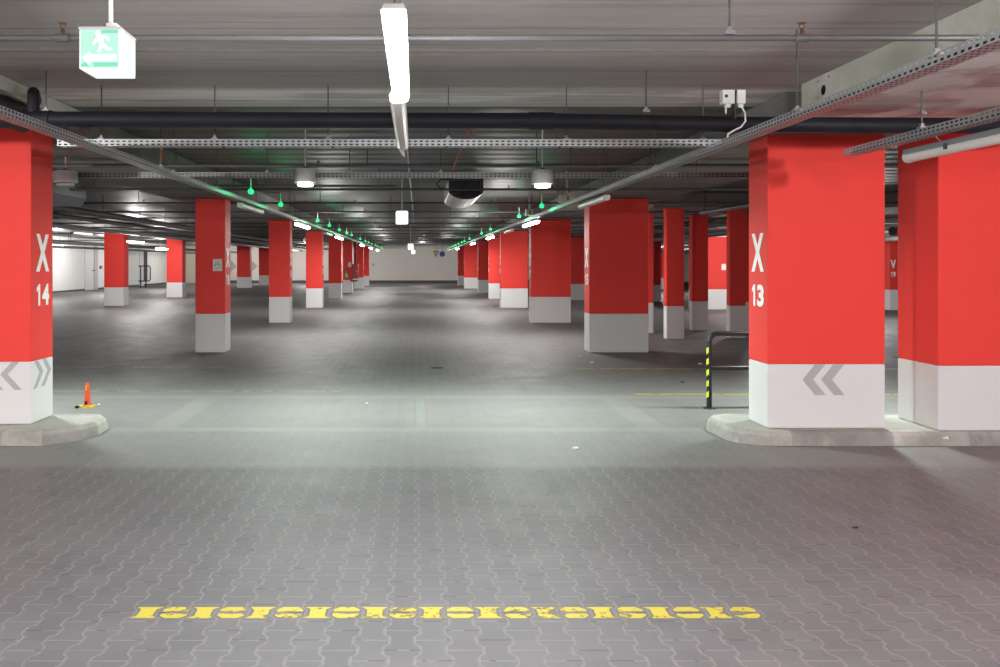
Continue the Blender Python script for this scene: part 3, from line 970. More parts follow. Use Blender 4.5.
lo = (0, 6.8, H + 1.138)
c = thing('drain_pipe', lo, 'thick black drain pipe crossing the whole ceiling above the near pillars', 'pipe')
MB().tube([(-2.93, 6.8, H + 1.150), (1.0, 6.8, H + 1.136), (2.6, 6.8, H + 1.108), (5.2, 6.8, H + 1.094)], 0.063, 20).build('pipe_run', M['pipe_black'], c, loc=lo)
MB().tube([(-6.5, 6.8, H + 1.150), (-2.92, 6.8, H + 1.150)], 0.070, 20).build('pipe_socket', M['pipe_black'], c, loc=lo)
MB().tube([(0.90, 6.8, H + 1.1365), (1.10, 6.8, H + 1.134)], 0.070, 20).build('coupling', M['pipe_black'], c, loc=lo)
pts = [(-3.06, 6.8, H + 1.15), (-3.06, 6.8, H + 1.29)]
for k in range(1, 6):
    t_ = k * math.pi / 10
    pts.append((-3.06 - 0.04 * (1 - math.cos(t_)), 6.8 + 0.09 * (1 - math.cos(t_)), H + 1.29 + 0.09 * math.sin(t_)))
pts.append((-3.24, 7.25, H + 1.385))
MB().tube(pts, 0.046, 16).build('elbow', M['pipe_black'], c, loc=lo)
for x in (-2.96, 1.84):
    hanger(c, x, 6.8, H + 1.21, SLAB, lo)
hanger(c, 4.05, 6.8, H + 1.19, SOFF, lo)
lo = (-3.9, 4.0, H + 1.2)
tag(MB().tube([(-3.50, 1.0, H + 1.335), (-3.50, 8.0, H + 1.335)], 0.075, 16).build('insulated_pipe', M['rubber'], None), 'fat black insulated pipe at the upper left corner above the cable tray', 'pipe', 'black insulated pipes')
tag(MB().tube([(-3.70, 1.0, H + 1.315), (-3.70, 8.0, H + 1.315)], 0.09, 16).build('insulated_pipe', M['rubber'], None), 'lower fat black insulated pipe at the upper left corner', 'pipe', 'black insulated pipes')

# branch pipes every few metres down the hall
GP = 'thin branch pipes across the far ceiling'
ords = ['first', 'second', 'third', 'fourth', 'fifth', 'sixth', 'seventh', 'eighth', 'ninth', 'tenth', 'eleventh', 'twelfth', 'thirteenth', 'fourteenth', 'fifteenth', 'sixteenth', 'seventeenth']
ys = [10.45, 13.1, 13.75, 16.85, 19.8, 22.1, 25.4, 28.1, 31.3, 34.6, 38.2, 41.6, 45.2, 49.6, 54.2, 58.6, 67.5]
zs = [1.195, 1.19, 1.19, 1.19, 1.19, 1.17, 1.19, 1.18, 1.19, 1.19, 1.18, 1.19, 1.19, 1.18, 1.19, 1.18, 1.19]
for k, (y, z) in enumerate(zip(ys, zs)):
    lo = (0, y, H + z)
    x0, x1 = (-11.0, 9.5) if k % 3 else (-20.2, 24.0)
    if k == 1:
        x0, x1 = -3.2, -0.3
    if k == 2:
        x0 = -5.6
    c = thing('branch_pipe', lo, f'thin dark pipe across the ceiling beyond the black drain pipe, {ords[k]} from the camera', 'pipe', GP)
    MB().tube([(x0, y, H + z), (x1, y, H + z)], 0.019 if k else 0.022, 8).build('pipe_run', M['pipe_dark'] if k else M['pipe_grey'], c, loc=lo)
    if k < 9 and k != 1:
        for x in ((-5.5, -1.9, 0.9, 2.9) if k % 2 else (-5.2, -2.95, -0.6, 1.9)):
            MB().tube([(x, y, H + z), (x, y, SLAB)], 0.008, 6).build('threaded_rod', M['rod'], c, loc=lo)
        for x in (-5.4, -1.2, 1.5, 2.2):
            MB().lathe((x, y, H + z), [(0.012, 0), (0.012, 0.05), (0.025, 0.055), (0.025, 0.06)], 8).build('sprinkler_head', M['rod'], c, loc=lo)

GL = 'long pipes over the left bays'
for x, z, r, y0, y1, mat, lab in ((-7.0, 1.08, 0.07, 12.0, 70.0, 'pipe_dark', 'fat dark pipe running lengthwise over the left bays'),
                                  (-7.7, 1.02, 0.05, 12.0, 70.0, 'pipe_dark', 'dark pipe running lengthwise over the left bays, second from the aisle'),
                                  (-9.4, 0.98, 0.06, 14.0, 70.0, 'galv', 'grey pipe running lengthwise over the left bays toward the white wall'),
                                  (-14.5, 0.85, 0.08, 24.0, 70.0, 'pipe_dark', 'fat dark pipe running lengthwise before the left white wall'),
                                  (-16.5, 0.75, 0.06, 24.0, 70.0, 'galv', 'grey pipe running lengthwise nearest the left white wall')):
    lo = (x, y0, H + z)
    c = thing('service_pipe', lo, lab, 'pipe', GL)
    MB().tube([(x, y0, H + z), (x, y1, H + z)], r, 10).build('pipe_run', M[mat], c, loc=lo)
    for k in range(5):
        yy = y0 + 2.3 + k * 4.7
        MB().tube([(x, yy, H + z), (x, yy, SLAB)], 0.01, 6).build('threaded_rod', M['rod'], c, loc=lo)
for x, z, r, lab in ((9.4, 0.92, 0.10, 'dark pipe over the right bays, seen between the slim pillars'), (12.9, 0.86, 0.12, 'fat dark pipe over the right bays above the bright red wall block'), (14.6, 0.75, 0.08, 'dark pipe over the far right bays')):
    lo = (x, 24, H + z)
    c = thing('service_pipe', lo, lab, 'pipe', 'long pipes over the right bays')
    MB().tube([(x, 23.0, H + z), (x, 70.0, H + z)], r, 10).build('pipe_run', M['pipe_dark'], c, loc=lo)
    for yy in (26.5, 33.0, 40.0):
        MB().tube([(x, yy, H + z), (x, yy, SLAB)], 0.01, 6).build('threaded_rod', M['rod'], c, loc=lo)

# ------------------------------------------------------------------ luminaires
def tube_lamp(cx_, y0, y1, z, label, lit, w=0.085, group='fluorescent lamps', name='fluorescent_lamp', mat_on='tube_on', rods=None, side=0.0):
    """Batten: grey housing above, clear/lit diffuser below with end caps and clips; z is the diffuser underside."""
    lo = (cx_, (y0 + y1) / 2, z)
    c = thing(name, lo, label, 'lamp', group)
    h = w * 0.85
    prof_d = [(-w / 2, h * 0.62), (-w * 0.46, h * 0.22), (-w * 0.25, 0.0), (w * 0.25, 0.0), (w * 0.46, h * 0.22), (w / 2, h * 0.62)]
    MB().prism([(cx_ + a_, z + b_) for a_, b_ in prof_d], 'y', y0 - (0.002 if lit else -0.015), y1 - 0.015).build('diffuser', M[mat_on] if lit else M['lens_off'], c, loc=lo)
    prof_h = [(-w / 2 - 0.004, h * 0.62), (w / 2 + 0.004, h * 0.62), (w * 0.42, h * 0.95), (-w * 0.42, h * 0.95)]
    MB().prism([(cx_ + a_, z + b_) for a_, b_ in prof_h], 'y', y0, y1).build('housing', M['plastic'], c, loc=lo)
    for ya, yb in ((y0 - 0.001, y0 + 0.014), (y1 - 0.014, y1 + 0.001))[1 if lit else 0:]:
        MB().prism([(cx_ + a_ * 1.05, z + b_) for a_, b_ in prof_d], 'y', ya, yb).build('end_cap', M['plastic'], c, loc=lo)
    if rods:
        for yy in rods:
            MB().tube([(cx_, yy, z + h * 0.8), (cx_ + side, yy, z + h * 0.8), (cx_ + side, yy, SLAB)] if side else [(cx_, yy, z + h * 0.95), (cx_, yy, SLAB)], 0.005, 6).build('threaded_rod', M['rod'], c, loc=lo)
    return c


tube_lamp(-0.078, 2.95, 4.44, H + 0.835, 'brightly lit fluorescent lamp hanging over the aisle centre, nearest the camera', True, 0.082, mat_on='tube_on', rods=(3.1, 4.2))
c = tube_lamp(-0.098, 4.46, 6.28, H + 0.835, 'unlit fluorescent lamp hanging end to end behind the bright one', False, 0.082, rods=(5.0, 6.1))
lo = tuple(c.location)
MB().tube([(-0.1, 6.28, H + 0.87), (-0.09, 6.36, H + 0.80), (-0.12, 6.5, H + 0.86), (-0.09, 6.6, H + 0.9), (-0.1, 6.7, SLAB)], 0.007, 6).build('cord', M['cable'], c, loc=lo)

# lamp under the short tray on the right
c = thing('fluorescent_lamp', (3.72, 5.0, H + 0.80), 'unlit tube lamp with round diffuser under the short tray at upper right', 'lamp', 'fluorescent lamps')
lo = (3.72, 5.0, H + 0.80)
yA, yB = 4.2, 6.42
MB().tube([(3.72, yA, H + 0.80), (3.72, yB, H + 0.80)], 0.042, 20).build('diffuser', M['lens_off'], c, loc=lo)
MB().box(3.675, 3.765, yA, yB, H + 0.815, H + 0.855).build('housing', M['galv'], c, bevel=0.006, loc=lo)
MB().tube([(3.72, yB - 0.02, H + 0.80), (3.72, yB + 0.008, H + 0.80)], 0.045, 20).build('end_cap', M['plastic'], c, loc=lo)
for yy in (4.7, 5.3, 5.9):
    MB().box(3.668, 3.68, yy - 0.015, yy + 0.015, H + 0.79, H + 0.83).build('clip', M['rod'], c, loc=lo)
for yy in (4.6, 6.0):
    MB().tube([(3.70, yy, H + 0.855), (3.66, yy, H + 0.90)], 0.006, 6).build('hook', M['rod'], c, loc=lo)

LZ = H + 0.842
lamps = [(-1, 12.9, 14.7, 0, 'unlit lamp under the left tray beside pillar X 16'),
         (-1, 19.0, 21.1, 1, 'lit lamp under the left tray, nearest of the lit ones'),
         (-1, 25.0, 26.8, 0, 'unlit lamp under the left tray, between its first two lit lamps'),
         (-1, 28.5, 30.7, 1, 'lit lamp under the left tray, second of the lit ones'),
         (-1, 41.2, 43.4, 1, 'lit lamp under the left tray, third of the lit ones'),
         (-1, 49.2, 51.4, 1, 'lit lamp under the left tray, fourth of the lit ones'),
         (-1, 58.0, 60.2, 1, 'lit lamp under the left tray, farthest of all'),
         (1, 11.4, 13.2, 0, 'unlit lamp under the right tray in front of pillar X 15'),
         (1, 17.9, 20.1, 1, 'lit lamp under the right tray, nearest of the lit ones'),
         (1, 22.6, 24.4, 0, 'unlit lamp under the right tray, between its first two lit lamps'),
         (1, 28.3, 30.5, 1, 'lit lamp under the right tray, second of the lit ones'),
         (1, 37.2, 39.4, 1, 'lit lamp under the right tray, third of the lit ones'),
         (1, 51.6, 53.8, 1, 'lit lamp under the right tray, farthest of all')]
LX = {-1: -2.67, 1: 2.56}
for sx, y0, y1, lit, lab in lamps:
    tube_lamp(LX[sx], y0, y1, LZ, lab, bool(lit), 0.09, 'lamps under the side trays', mat_on='tube_far', rods=(y0 + 0.25, y1 - 0.25), side=0.07 * sx)

# lamps over the left bays and the right bays
side_lamps = [(-17.6, 40.5, 42.3, 0.84, 1, 'lit lamp by the left white wall, just right of pillar X 14'),
              (-9.95, 29.4, 31.0, 0.71, 1, 'lit lamp right of the nearest pillar in the far left row'),
              (-16.8, 55.0, 56.6, 0.86, 1, 'lit lamp before the white wall, left of the second far left pillar'),
              (-11.6, 38.0, 39.6, 0.62, 1, 'lit lamp at the left shoulder of the second far left pillar'),
              (-17.9, 48.0, 49.6, 0.80, 1, 'lit lamp before the grey door in the left wall'),
              (-10.4, 22.6, 24.2, 0.93, 0, 'unlit lamp over the left bays, above the nearest far left pillar'),
              (-11.0, 27.2, 28.8, 0.93, 0, 'pale unlit lamp close before the nearest pillar in the far left row'),
              (11.7, 46.0, 47.6, 0.68, 1, 'lit lamp low beside a slim pillar, right of pillar X 15'),
              (13.2, 46.6, 48.2, 0.45 + 0.45, 1, 'upper lit lamp right of pillar X 15'),
              (27.7, 50.0, 51.6, 0.42, 1, 'lit lamp seen in the gap between the near right pillars')]
for x, y0, y1, z, lit, lab in side_lamps:
    tube_lamp(x, y0, y1, H + z, lab, bool(lit), 0.10, 'lamps over the side bays', mat_on='tube_far', rods=(y0 + 0.3, y1 - 0.3))

# round drum lamps
def drum(x, y, zb, r, h, lit, label):
    lo = (x, y, zb)
    c = thing('drum_lamp', lo, label, 'lamp', 'round drum lamps')
    MB().lathe(lo, [(r * 1.0, 0.035), (r * 1.0, 0.06), (r * 0.985, 0.065), (r * 0.97, h - 0.01), (r * 0.9, h)], 40).build('drum', M['silver'], c, loc=lo)
    MB().lathe(lo, [(r * 1.03, 0.045), (r * 1.03, 0.04), (r * 0.98, 0.045)], 40).build('rim', M['silver'], c, loc=lo)
    MB().lathe(lo, [(r * 0.60, -0.006), (r * 0.73, 0.0), (r * 0.75, 0.019)], 32).build('lens', M['lamp_on'] if lit else M['lamp_off'], c, loc=lo)
    MB().lathe((x, y, zb + h), [(0.04, 0), (0.03, 0.02), (0.012, 0.03)], 14).build('hanger_cap', M['rod'], c, loc=lo)
    MB().tube([(x, y, zb + h + 0.03), (x, y, SLAB if abs(x) < 3.3 else SLAB)], 0.008, 8).build('stem', M['plastic'], c, loc=lo)
    return c


drum(-1.27, 9.75, H + 0.885, 0.122, 0.195, True, 'round silver drum lamp, lit, left of the aisle centre')
drum(1.45, 9.75, H + 0.87, 0.122, 0.195, True, 'round silver drum lamp, lit, right of the aisle centre')
drum(-4.02, 9.75, H + 0.89, 0.132, 0.165, False, 'round silver drum lamp, unlit, beside pillar X 14')

# green bay indicator lamps
def green(x, y, z, label, lit=True):
    lo = (x, y, z)
    c = thing('indicator_lamp', lo, label, 'indicator lamp', 'green bay indicator lamps')
    s = [(0.045 * math.sin(math.pi * k / 8), -0.045 * math.cos(math.pi * k / 8)) for k in range(1, 8)]
    MB().lathe(lo, s, 14).build('bulb', M['green_on'], c, loc=lo)
    MB().lathe((x, y, z + 0.041), [(0.016, 0), (0.016, 0.02), (0.009, 0.03)], 12).build('cap', M['plastic'], c, loc=lo)
    MB().tube([(x, y, z + 0.07), (x, y, z + 0.21)], 0.008, 8).build('stem', M['plastic'], c, loc=lo)
    sx = -1 if x < 0 else 1
    MB().tube([(x, y, z + 0.21), (x + sx * 0.28, y, z + 0.21), (x + sx * 0.28, y, SLAB)], 0.006, 6).build('bracket', M['rod'], c, loc=lo)
    return c


gl = [12.45, 15.2, 20.9, 23.7, 26.8, 29.7, 31.9, 36.9, 40.7, 43.6, 46.6, 50.5, 53.0, 56.2, 59.6, 62.8]
gr = [15.75, 19.2, 26.6, 30.2, 37.0, 40.9, 43.2, 46.6, 50.0, 53.0, 55.8, 58.0, 60.8, 63.4]
nth = ['nearest', 'second', 'third', 'fourth', 'fifth', 'sixth', 'seventh', 'eighth', 'ninth', 'tenth', 'eleventh', 'twelfth', 'thirteenth', 'fourteenth', 'fifteenth', 'sixteenth']
for k, y in enumerate(gl):
    green(-2.42, y, H + 1.047, f'glowing green bay lamp above the left tray, {nth[k]} from the camera')
for k, y in enumerate(gr):
    green(2.33, y, H + 1.060, f'glowing green bay lamp above the right tray, {nth[k]} from the camera')

# ------------------------------------------------------------------ exit sign box and other hanging boxes
lo = (-1.482, 4.09, H + 0.91)
c = thing('exit_sign', lo, 'lit green and white exit sign box with running figure and left arrow', 'exit sign')
x0, x1, y0, y1, z0, z1 = -1.580, -1.386, 3.985, 4.20, H + 0.910, H + 1.095
MB().box(x0, x1, y0, y1, z0, z1).build('light_box', M['exit_white'], c, bevel=0.004, loc=lo)
MB().box(x0 - 0.003, x1 + 0.003, y0 - 0.003, y1 + 0.003, z1, z1 + 0.014).build('lid', M['silver'], c, bevel=0.003, loc=lo)
e = 0.0035
MB().face([(x0 + 0.010, y0 - e, z0 + 0.006), (x1 - 0.008, y0 - e, z0 + 0.006), (x1 - 0.008, y0 - e, z1 - 0.002), (x0 + 0.010, y0 - e, z1 - 0.002)]).build('green_panel', M['exit_pale'], c, loc=lo)
MB().face([(x1 + e, y0 + 0.012, z0 + 0.012), (x1 + e, y1 - 0.012, z0 + 0.012), (x1 + e, y1 - 0.012, z1 - 0.01), (x1 + e, y0 + 0.012, z1 - 0.01)]).build('green_panel', M['exit_side'], c, loc=lo)
m = MB()
MBt = MB()
ww, hh = (x1 - x0), (z1 - z0)


def fp(u, v):
    return (x0 + u * ww, z0 + v * hh)


def poly(m, pts, k=0.006):
    m.face([(fp(*q)[0], y0 - k, fp(*q)[1]) for q in pts])


# green corners round the pictogram
for pts in ([(0.42, 0.90), (0.95, 0.90), (0.95, 0.985), (0.60, 0.985)], [(0.06, 0.05), (0.28, 0.05), (0.16, 0.17), (0.06, 0.12)], [(0.36, 0.05), (0.95, 0.05), (0.95, 0.16), (0.36, 0.16)]):
    g = MB()
    poly(g, pts, 0.005)
    g.build('green_ground', M['exit_green'], c, loc=lo)
poly(m, [(0.08, 0.28), (0.28, 0.45), (0.28, 0.37), (0.92, 0.37), (0.92, 0.19), (0.28, 0.19), (0.28, 0.06)])
m.build('arrow', M['exit_white'], c, loc=lo)
m = MB()
cx_, cz_ = fp(0.47, 0.90)
m.face([(cx_ + 0.014 * math.cos(2 * math.pi * k / 14), y0 - 0.006, cz_ + 0.014 * math.sin(2 * math.pi * k / 14)) for k in range(14)])
poly(m, [(0.44, 0.82), (0.60, 0.85), (0.62, 0.62), (0.50, 0.58)])                 # trunk
poly(m, [(0.44, 0.82), (0.34, 0.68), (0.32, 0.60), (0.39, 0.60), (0.48, 0.72)], 0.0062)   # forward arm
poly(m, [(0.58, 0.85), (0.72, 0.82), (0.76, 0.70), (0.70, 0.69), (0.66, 0.76), (0.58, 0.76)], 0.0062)   # rear arm
poly(m, [(0.50, 0.60), (0.60, 0.62), (0.56, 0.46), (0.50, 0.40), (0.44, 0.42)], 0.0062)     # front leg
poly(m, [(0.56, 0.60), (0.63, 0.64), (0.72, 0.54), (0.82, 0.52), (0.82, 0.46), (0.68, 0.46)], 0.0062)   # rear leg
m.build('running_figure', M['exit_white'], c, loc=lo)
MB().tube([(x0 + 0.128, y0 + 0.06, z1 + 0.014), (x0 + 0.128, y0 + 0.06, SLAB)], 0.0105, 10).build('stem', M['cable'], c, loc=lo)
MB().box(x0 + 0.115, x0 + 0.165, y0 + 0.03, y0 + 0.09, z1 + 0.014, z1 + 0.040).build('bracket', M['cable'], c, bevel=0.003, loc=lo)

for x, y, z, w, lab in ((-0.237, 14.4, H + 0.665, 0.195, 'glowing white square box lamp over the aisle centre'), (-0.217, 34.0, H + 0.555, 0.19, 'small glowing white box lamp farther down the aisle'), (-0.17, 52.0, H + 0.57, 0.20, 'tiny glowing lamp just above the far wall')):
    lo = (x, y, z)
    c = thing('box_lamp', lo, lab, 'lamp', 'glowing box lamps')
    MB().box(x - w / 2, x + w / 2, y - 0.09, y + 0.09, z, z + w * 1.02).build('light_box', M['box_on'], c, bevel=0.008, loc=lo)
    MB().box(x - w * 0.45, x + w * 0.45, y - 0.07, y + 0.07, z + w * 1.02, z + w * 1.02 + 0.02).build('lid', M['silver'], c, loc=lo)
    MB().tube([(x, y, z + w * 1.02 + 0.02), (x, y, SLAB)], 0.009, 8).build('stem', M['plastic'], c, loc=lo)

for x, y, z, w, h, lab in ((2.52, 14.2, H + 1.003, 0.25, 0.135, 'beige unlit box sign hanging on a pale stem above the right tray'), (2.40, 18.0, H + 1.005, 0.16, 0.13, 'smaller beige box hanging above the right tray, farther back')):
    lo = (x, y, z)
    c = thing('box_sign', lo, lab, 'sign', 'beige hanging boxes')
    MB().box(x - w / 2, x + w / 2, y - 0.10, y + 0.10, z, z + h).build('case', M['beige'], c, bevel=0.006, loc=lo)
    MB().box(x - 0.012, x + 0.012, y - 0.103, y - 0.10, z + h * 0.25, z + h * 0.8).build('slot', M['rod'], c, loc=lo)
    MB().tube([(x, y, z + h), (x, y, SLAB)], 0.014, 8).build('stem', M['plastic'], c, loc=lo)

# two white detector boxes near the right beam
for k, (px0, px1, dd, lab) in enumerate(((722.5, 735.0, 6.55, 'left of two white junction boxes hanging by the right beam'), (737.5, 746.0, 6.55, 'right of two white junction boxes hanging by the right beam'))):
    a, b = at(px0, 89.5, dd), at(px1, 103.5, dd)
    lo = (a[0], dd, b[2])
    c = thing('junction_box', lo, lab, 'junction box', 'white junction boxes')
    MB().box(a[0], b[0], dd, dd + 0.07, b[2], a[2]).build('case', M['plastic'], c, bevel=0.006, loc=lo)
    xm = (a[0] + b[0]) / 2
    MB().box(xm - 0.02, xm + 0.02, dd + 0.01, dd + 0.05, b[2] - 0.028, b[2]).build('gland', M['plastic'], c, bevel=0.004, loc=lo)
    if k == 0:
        MB().tube([(a[0] + 0.03, dd - 0.001, a[2] - 0.05), (a[0] + 0.03, dd + 0.004, a[2] - 0.05)], 0.013, 12).build('sensor', M['rubber'], c, loc=lo)
        MB().tube([(xm - 0.01, dd + 0.03, b[2] - 0.028), (xm - 0.012, dd + 0.03, b[2] - 0.075)], 0.007, 8).build('cable', M['cable'], c, loc=lo)
    else:
        q = [at(742, 107, 6.56), at(745, 113, 6.6), at(745.5, 121, 6.62), at(741, 127, 6.64), at(733, 131, 6.66), at(728, 134, 6.68), at(727.5, 137.5, 6.68)]
        MB().tube(q, 0.007, 8).build('cable', M['cable'], c, loc=lo)
    if k == 1:
        MB().box(a[0] - 0.0175, a[0] - 0.002, dd + 0.02, dd + 0.06, b[2] - 0.11, a[2]).build('mounting_bar', M['rubber'], c, loc=lo)

# jet fans
def jet(xl, xr, zb, zt, y0, y1, label, mats, oct_=False):
    lo = ((xl + xr) / 2, y0, zb)
    c = thing('jet_fan', lo, label, 'fan', 'ceiling jet fans')
    w, h = xr - xl, zt - zb
    pr = [(0, 1), (0, 0.34), (0.03, 0.27), (0.14, 0.13), (0.28, 0.035), (0.42, 0.0), (0.58, 0.0), (0.72, 0.035), (0.86, 0.13), (0.97, 0.27), (1, 0.34), (1, 1)]
    if oct_:
        pr = [(0, 1), (0, 0.45), (0.12, 0.0), (0.88, 0.0), (1, 0.45), (1, 1)]
    P = [(xl + a_ * w, zb + b_ * h) for a_, b_ in pr]
    MB().prism(P, 'y', y0 + 0.04, y1).build('casing', mats[0], c, loc=lo)
    Q = [(lo[0] + (a_ - lo[0]) * 1.02, zb + h / 2 + (b_ - zb - h / 2) * 1.02) for a_, b_ in P]
    R = [(lo[0] + (a_ - lo[0]) * 0.86, zb + h / 2 + (b_ - zb - h / 2) * 0.86) for a_, b_ in P]
    m = MB()
    n = len(P)
    for i in range(n):
        j = (i + 1) % n
        m.face([(Q[i][0], y0, Q[i][1]), (Q[j][0], y0, Q[j][1]), (R[j][0], y0, R[j][1]), (R[i][0], y0, R[i][1])])
        m.face([(Q[i][0], y0, Q[i][1]), (Q[j][0], y0, Q[j][1]), (Q[j][0], y0 + 0.06, Q[j][1]), (Q[i][0], y0 + 0.06, Q[i][1])])
    m.build('intake_frame', M['black'], c, loc=lo)
    m = MB()
    m.face([(a_, y0 + 0.03, b_) for a_, b_ in R])
    m.build('intake', M['rubber'], c, loc=lo)
    hub = MB().tube([(lo[0], y0 - 0.01, zb + h * 0.45), (lo[0], y0 + 0.03, zb + h * 0.45)], h * 0.12, 16)
    hub.build('hub', M['black'], c, loc=lo)
    bl = MB()
    for k in range(5):
        t_ = 2 * math.pi * k / 5 + 0.3
        u, v_ = math.cos(t_), math.sin(t_)
        bl.face([(lo[0] + u * h * 0.1 - v_ * 0.02, y0 + 0.02, zb + h * 0.45 + v_ * h * 0.1 + u * 0.02), (lo[0] + u * h * 0.36 - v_ * 0.05, y0 + 0.005, zb + h * 0.45 + v_ * h * 0.36 + u * 0.05),
                 (lo[0] + u * h * 0.36 + v_ * 0.05, y0 + 0.025, zb + h * 0.45 + v_ * h * 0.36 - u * 0.05), (lo[0] + u * h * 0.1 + v_ * 0.02, y0 + 0.028, zb + h * 0.45 + v_ * h * 0.1 - u * 0.02)])
    bl.build('blades', M['rubber'], c, loc=lo)
    for yy in (y0 + 0.3, y1 - 0.3):
        for xx in (xl + 0.08, xr - 0.08):
            MB().tube([(xx, yy, zt), (xx, yy, SLAB)], 0.01, 6).build('threaded_rod', M['rod'], c, loc=lo)
    return c


a, b = at(449, 179, 14.1), at(483, 199, 14.1)
j = jet(a[0], b[0], b[2], a[2], 14.1, 16.5, 'black faced jet fan with silver casing hanging over the aisle centre', (M['silver'],))
lo = tuple(j.location)
q = [at(448.5, 189, 14.2), at(440, 188, 14.15), at(436.5, 184, 14.12), at(440, 180, 14.1), at(449, 179.2, 14.15)]
MB().tube(q, 0.012, 6).build('power_cord', M['rubber'], j, loc=lo)
jet(-6.55, -5.86, H + 1.0, H + 1.30, 12.2, 15.1, 'grey boxy jet fan hanging behind pillar X 14', (M['galv'],), True)

# orange cables dangling above the trays
GO = 'orange cables under the ceiling'
for pts, lab in (([at(117, 148.6, 8.6), at(90, 148.8, 8.8), at(74, 150, 9.0), at(69.5, 155, 9.2), at(69, 161, 9.4), at(72, 169, 9.6)], 'orange cable looping down to the unlit drum lamp at left'),
                 ([at(159, 137, 8.4), at(161.5, 148, 8.4), at(162, 154, 8.4), at(160, 163.5, 8.4)], 'short orange cable hanging by the left tray'),
                 ([at(465, 136.5, 8.6), at(470, 128, 8.6), at(473, 137.5, 8.6)], 'small orange cable loop above the cross tray, right of centre'),
                 ([at(461.5, 148.5, 8.8), at(457, 158, 9.0), at(454, 166, 9.2), at(452, 172, 9.4)], 'slanting orange cable above the black faced jet fan')):
    sm = []
    for i in range(len(pts) - 1):
        p0, p1, p2, p3 = (Vector(pts[max(0, min(len(pts) - 1, i + k))]) for k in (-1, 0, 1, 2))
        for q in range(5):
            t_ = q / 5
            sm.append(0.5 * ((2 * p1) + (p2 - p0) * t_ + (2 * p0 - 5 * p1 + 4 * p2 - p3) * t_ ** 2 + (3 * p1 - p0 - 3 * p2 + p3) * t_ ** 3))
    sm.append(Vector(pts[-1]))
    tag(MB().tube(sm, 0.0075, 6).build('hanging_cable', M['orange']), lab, 'cable', GO)

# small hanging conduit line along the centre of the aisle ceiling
tag(MB().tube([(-0.12, 6.8, SLAB - 0.03), (-0.1, 20, SLAB - 0.03), (-0.08, 34, SLAB - 0.03)], 0.014, 6).build('ceiling_conduit', M['galv']), 'thin conduit along the ceiling over the middle of the aisle', 'conduit')

# far signs
a = at(436, 254, 61.0)
c = thing('yield_sign', (a[0], 61.0, a[2]), 'small sand coloured triangle sign, point down, above the far wall', 'sign')
lo = tuple(c.location)
MB().prism([(a[0] - 0.21, a[2] + 0.22), (a[0], a[2] - 0.24), (a[0] + 0.21, a[2] + 0.22)], 'y', 61.0, 61.02).build('border', M['rubber'], c, loc=lo)
MB().prism([(a[0] - 0.14, a[2] + 0.17), (a[0], a[2] - 0.13), (a[0] + 0.14, a[2] + 0.17)], 'y', 60.98, 61.0).build('panel', M['sign_sand'], c, loc=lo)
MB().tube([(a[0], 61.05, a[2] + 0.2), (a[0], 61.05, SLAB)], 0.015, 6).build('hanger', M['rod'], c, loc=lo)
a = at(442.3, 254, 60.0)
c = thing('round_sign', (a[0], 60.0, a[2]), 'small round blue sign hanging below the far green lamps', 'sign')
lo = tuple(c.location)
MB().prism([(a[0] + 0.20 * math.cos(2 * math.pi * k / 20), a[2] + 0.20 * math.sin(2 * math.pi * k / 20)) for k in range(20)], 'y', 60.0, 60.02).build('panel', M['sign_blue'], c, loc=lo)
MB().tube([(a[0], 60.04, a[2] + 0.15), (a[0], 60.04, SLAB)], 0.015, 6).build('hanger', M['rod'], c, loc=lo)

# ------------------------------------------------------------------ wall details
a = at(373, 264.5, 72.38)
tag(MB().box(a[0] - 0.09, a[0] + 0.09, 72.36, 72.399, a[2] - 0.12, a[2] + 0.12).build('wall_plate', M['galv'], None, bevel=0.01), 'small grey plate on the far pale wall', 'sign')
GC = 'grey wall arrows'
for px, half, lab in ((236.5, 0.75, 'big grey chevron painted on the far wall, right of pillar X 16'), (257.5, 0.62, 'paler grey chevron on the far wall, left of the third left pillar')):
    tx = (px - CX) * 72.38 / F
    cz = H + (CY - 266) * 72.38 / F
    pl = [(tx, cz), (tx - half, cz + half), (tx - half - 0.55, cz + half), (tx - 0.55, cz), (tx - half - 0.55, cz - half), (tx - half, cz - half)]
    tag(MB().prism(pl, 'y', 72.385, 72.398).build('wall_chevron', M['chev_wall']), lab, 'wall marking', GC)
tag(MB().box(-20.6, -16.0, 72.0, 72.395, 0.0, 3.2).build('wall_panel', M['beige'], None), 'beige wall panel at the far left corner, left of pillar X 16', 'wall panel')
# left wall: grey door, call point, barred recess
dd = thing('door_1', (XL, 52.0, 0), 'grey door in the left white wall', 'door', None, 'structure')
lo = (XL, 52.0, 0)
def wy(px):   # distance at which a point on the left wall shows at picture column px
    return (XL - CX * 0) * F / (px - CX)
y0, y1 = wy(84.5), wy(93.0)
MB().box(XL + 0.001, XL + 0.05, y0, y1, 0.0, 2.9).build('door_leaf', M['door'], dd, loc=lo)
MB().box(XL + 0.001, XL + 0.09, y1, y1 + 0.6, 0.0, 2.9).build('door_frame', M['chevron'], dd, loc=lo)
MB().box(XL + 0.05, XL + 0.12, y0 + 1.1, y0 + 1.5, 1.2, 1.26).build('handle', M['rod'], dd, loc=lo)
yc = wy(100.3)
tag(MB().box(XL + 0.001, XL + 0.08, yc - 0.15, yc + 0.15, 1.32, 1.52).build('call_point', M['cabinet'], None, bevel=0.01), 'small red alarm call point on the left white wall', 'alarm')
y0, y1 = wy(139.5), wy(147.0)
rc = thing('wall_recess', (XL, y0, 0), 'tall dark recess in the left white wall behind a black rail', 'recess')
lo = tuple(rc.location)
MB().box(XL + 0.002, XL + 0.03, wy(143.0), wy(147.0), 0.35, 2.6).build('opening', M['dark'], rc, loc=lo)
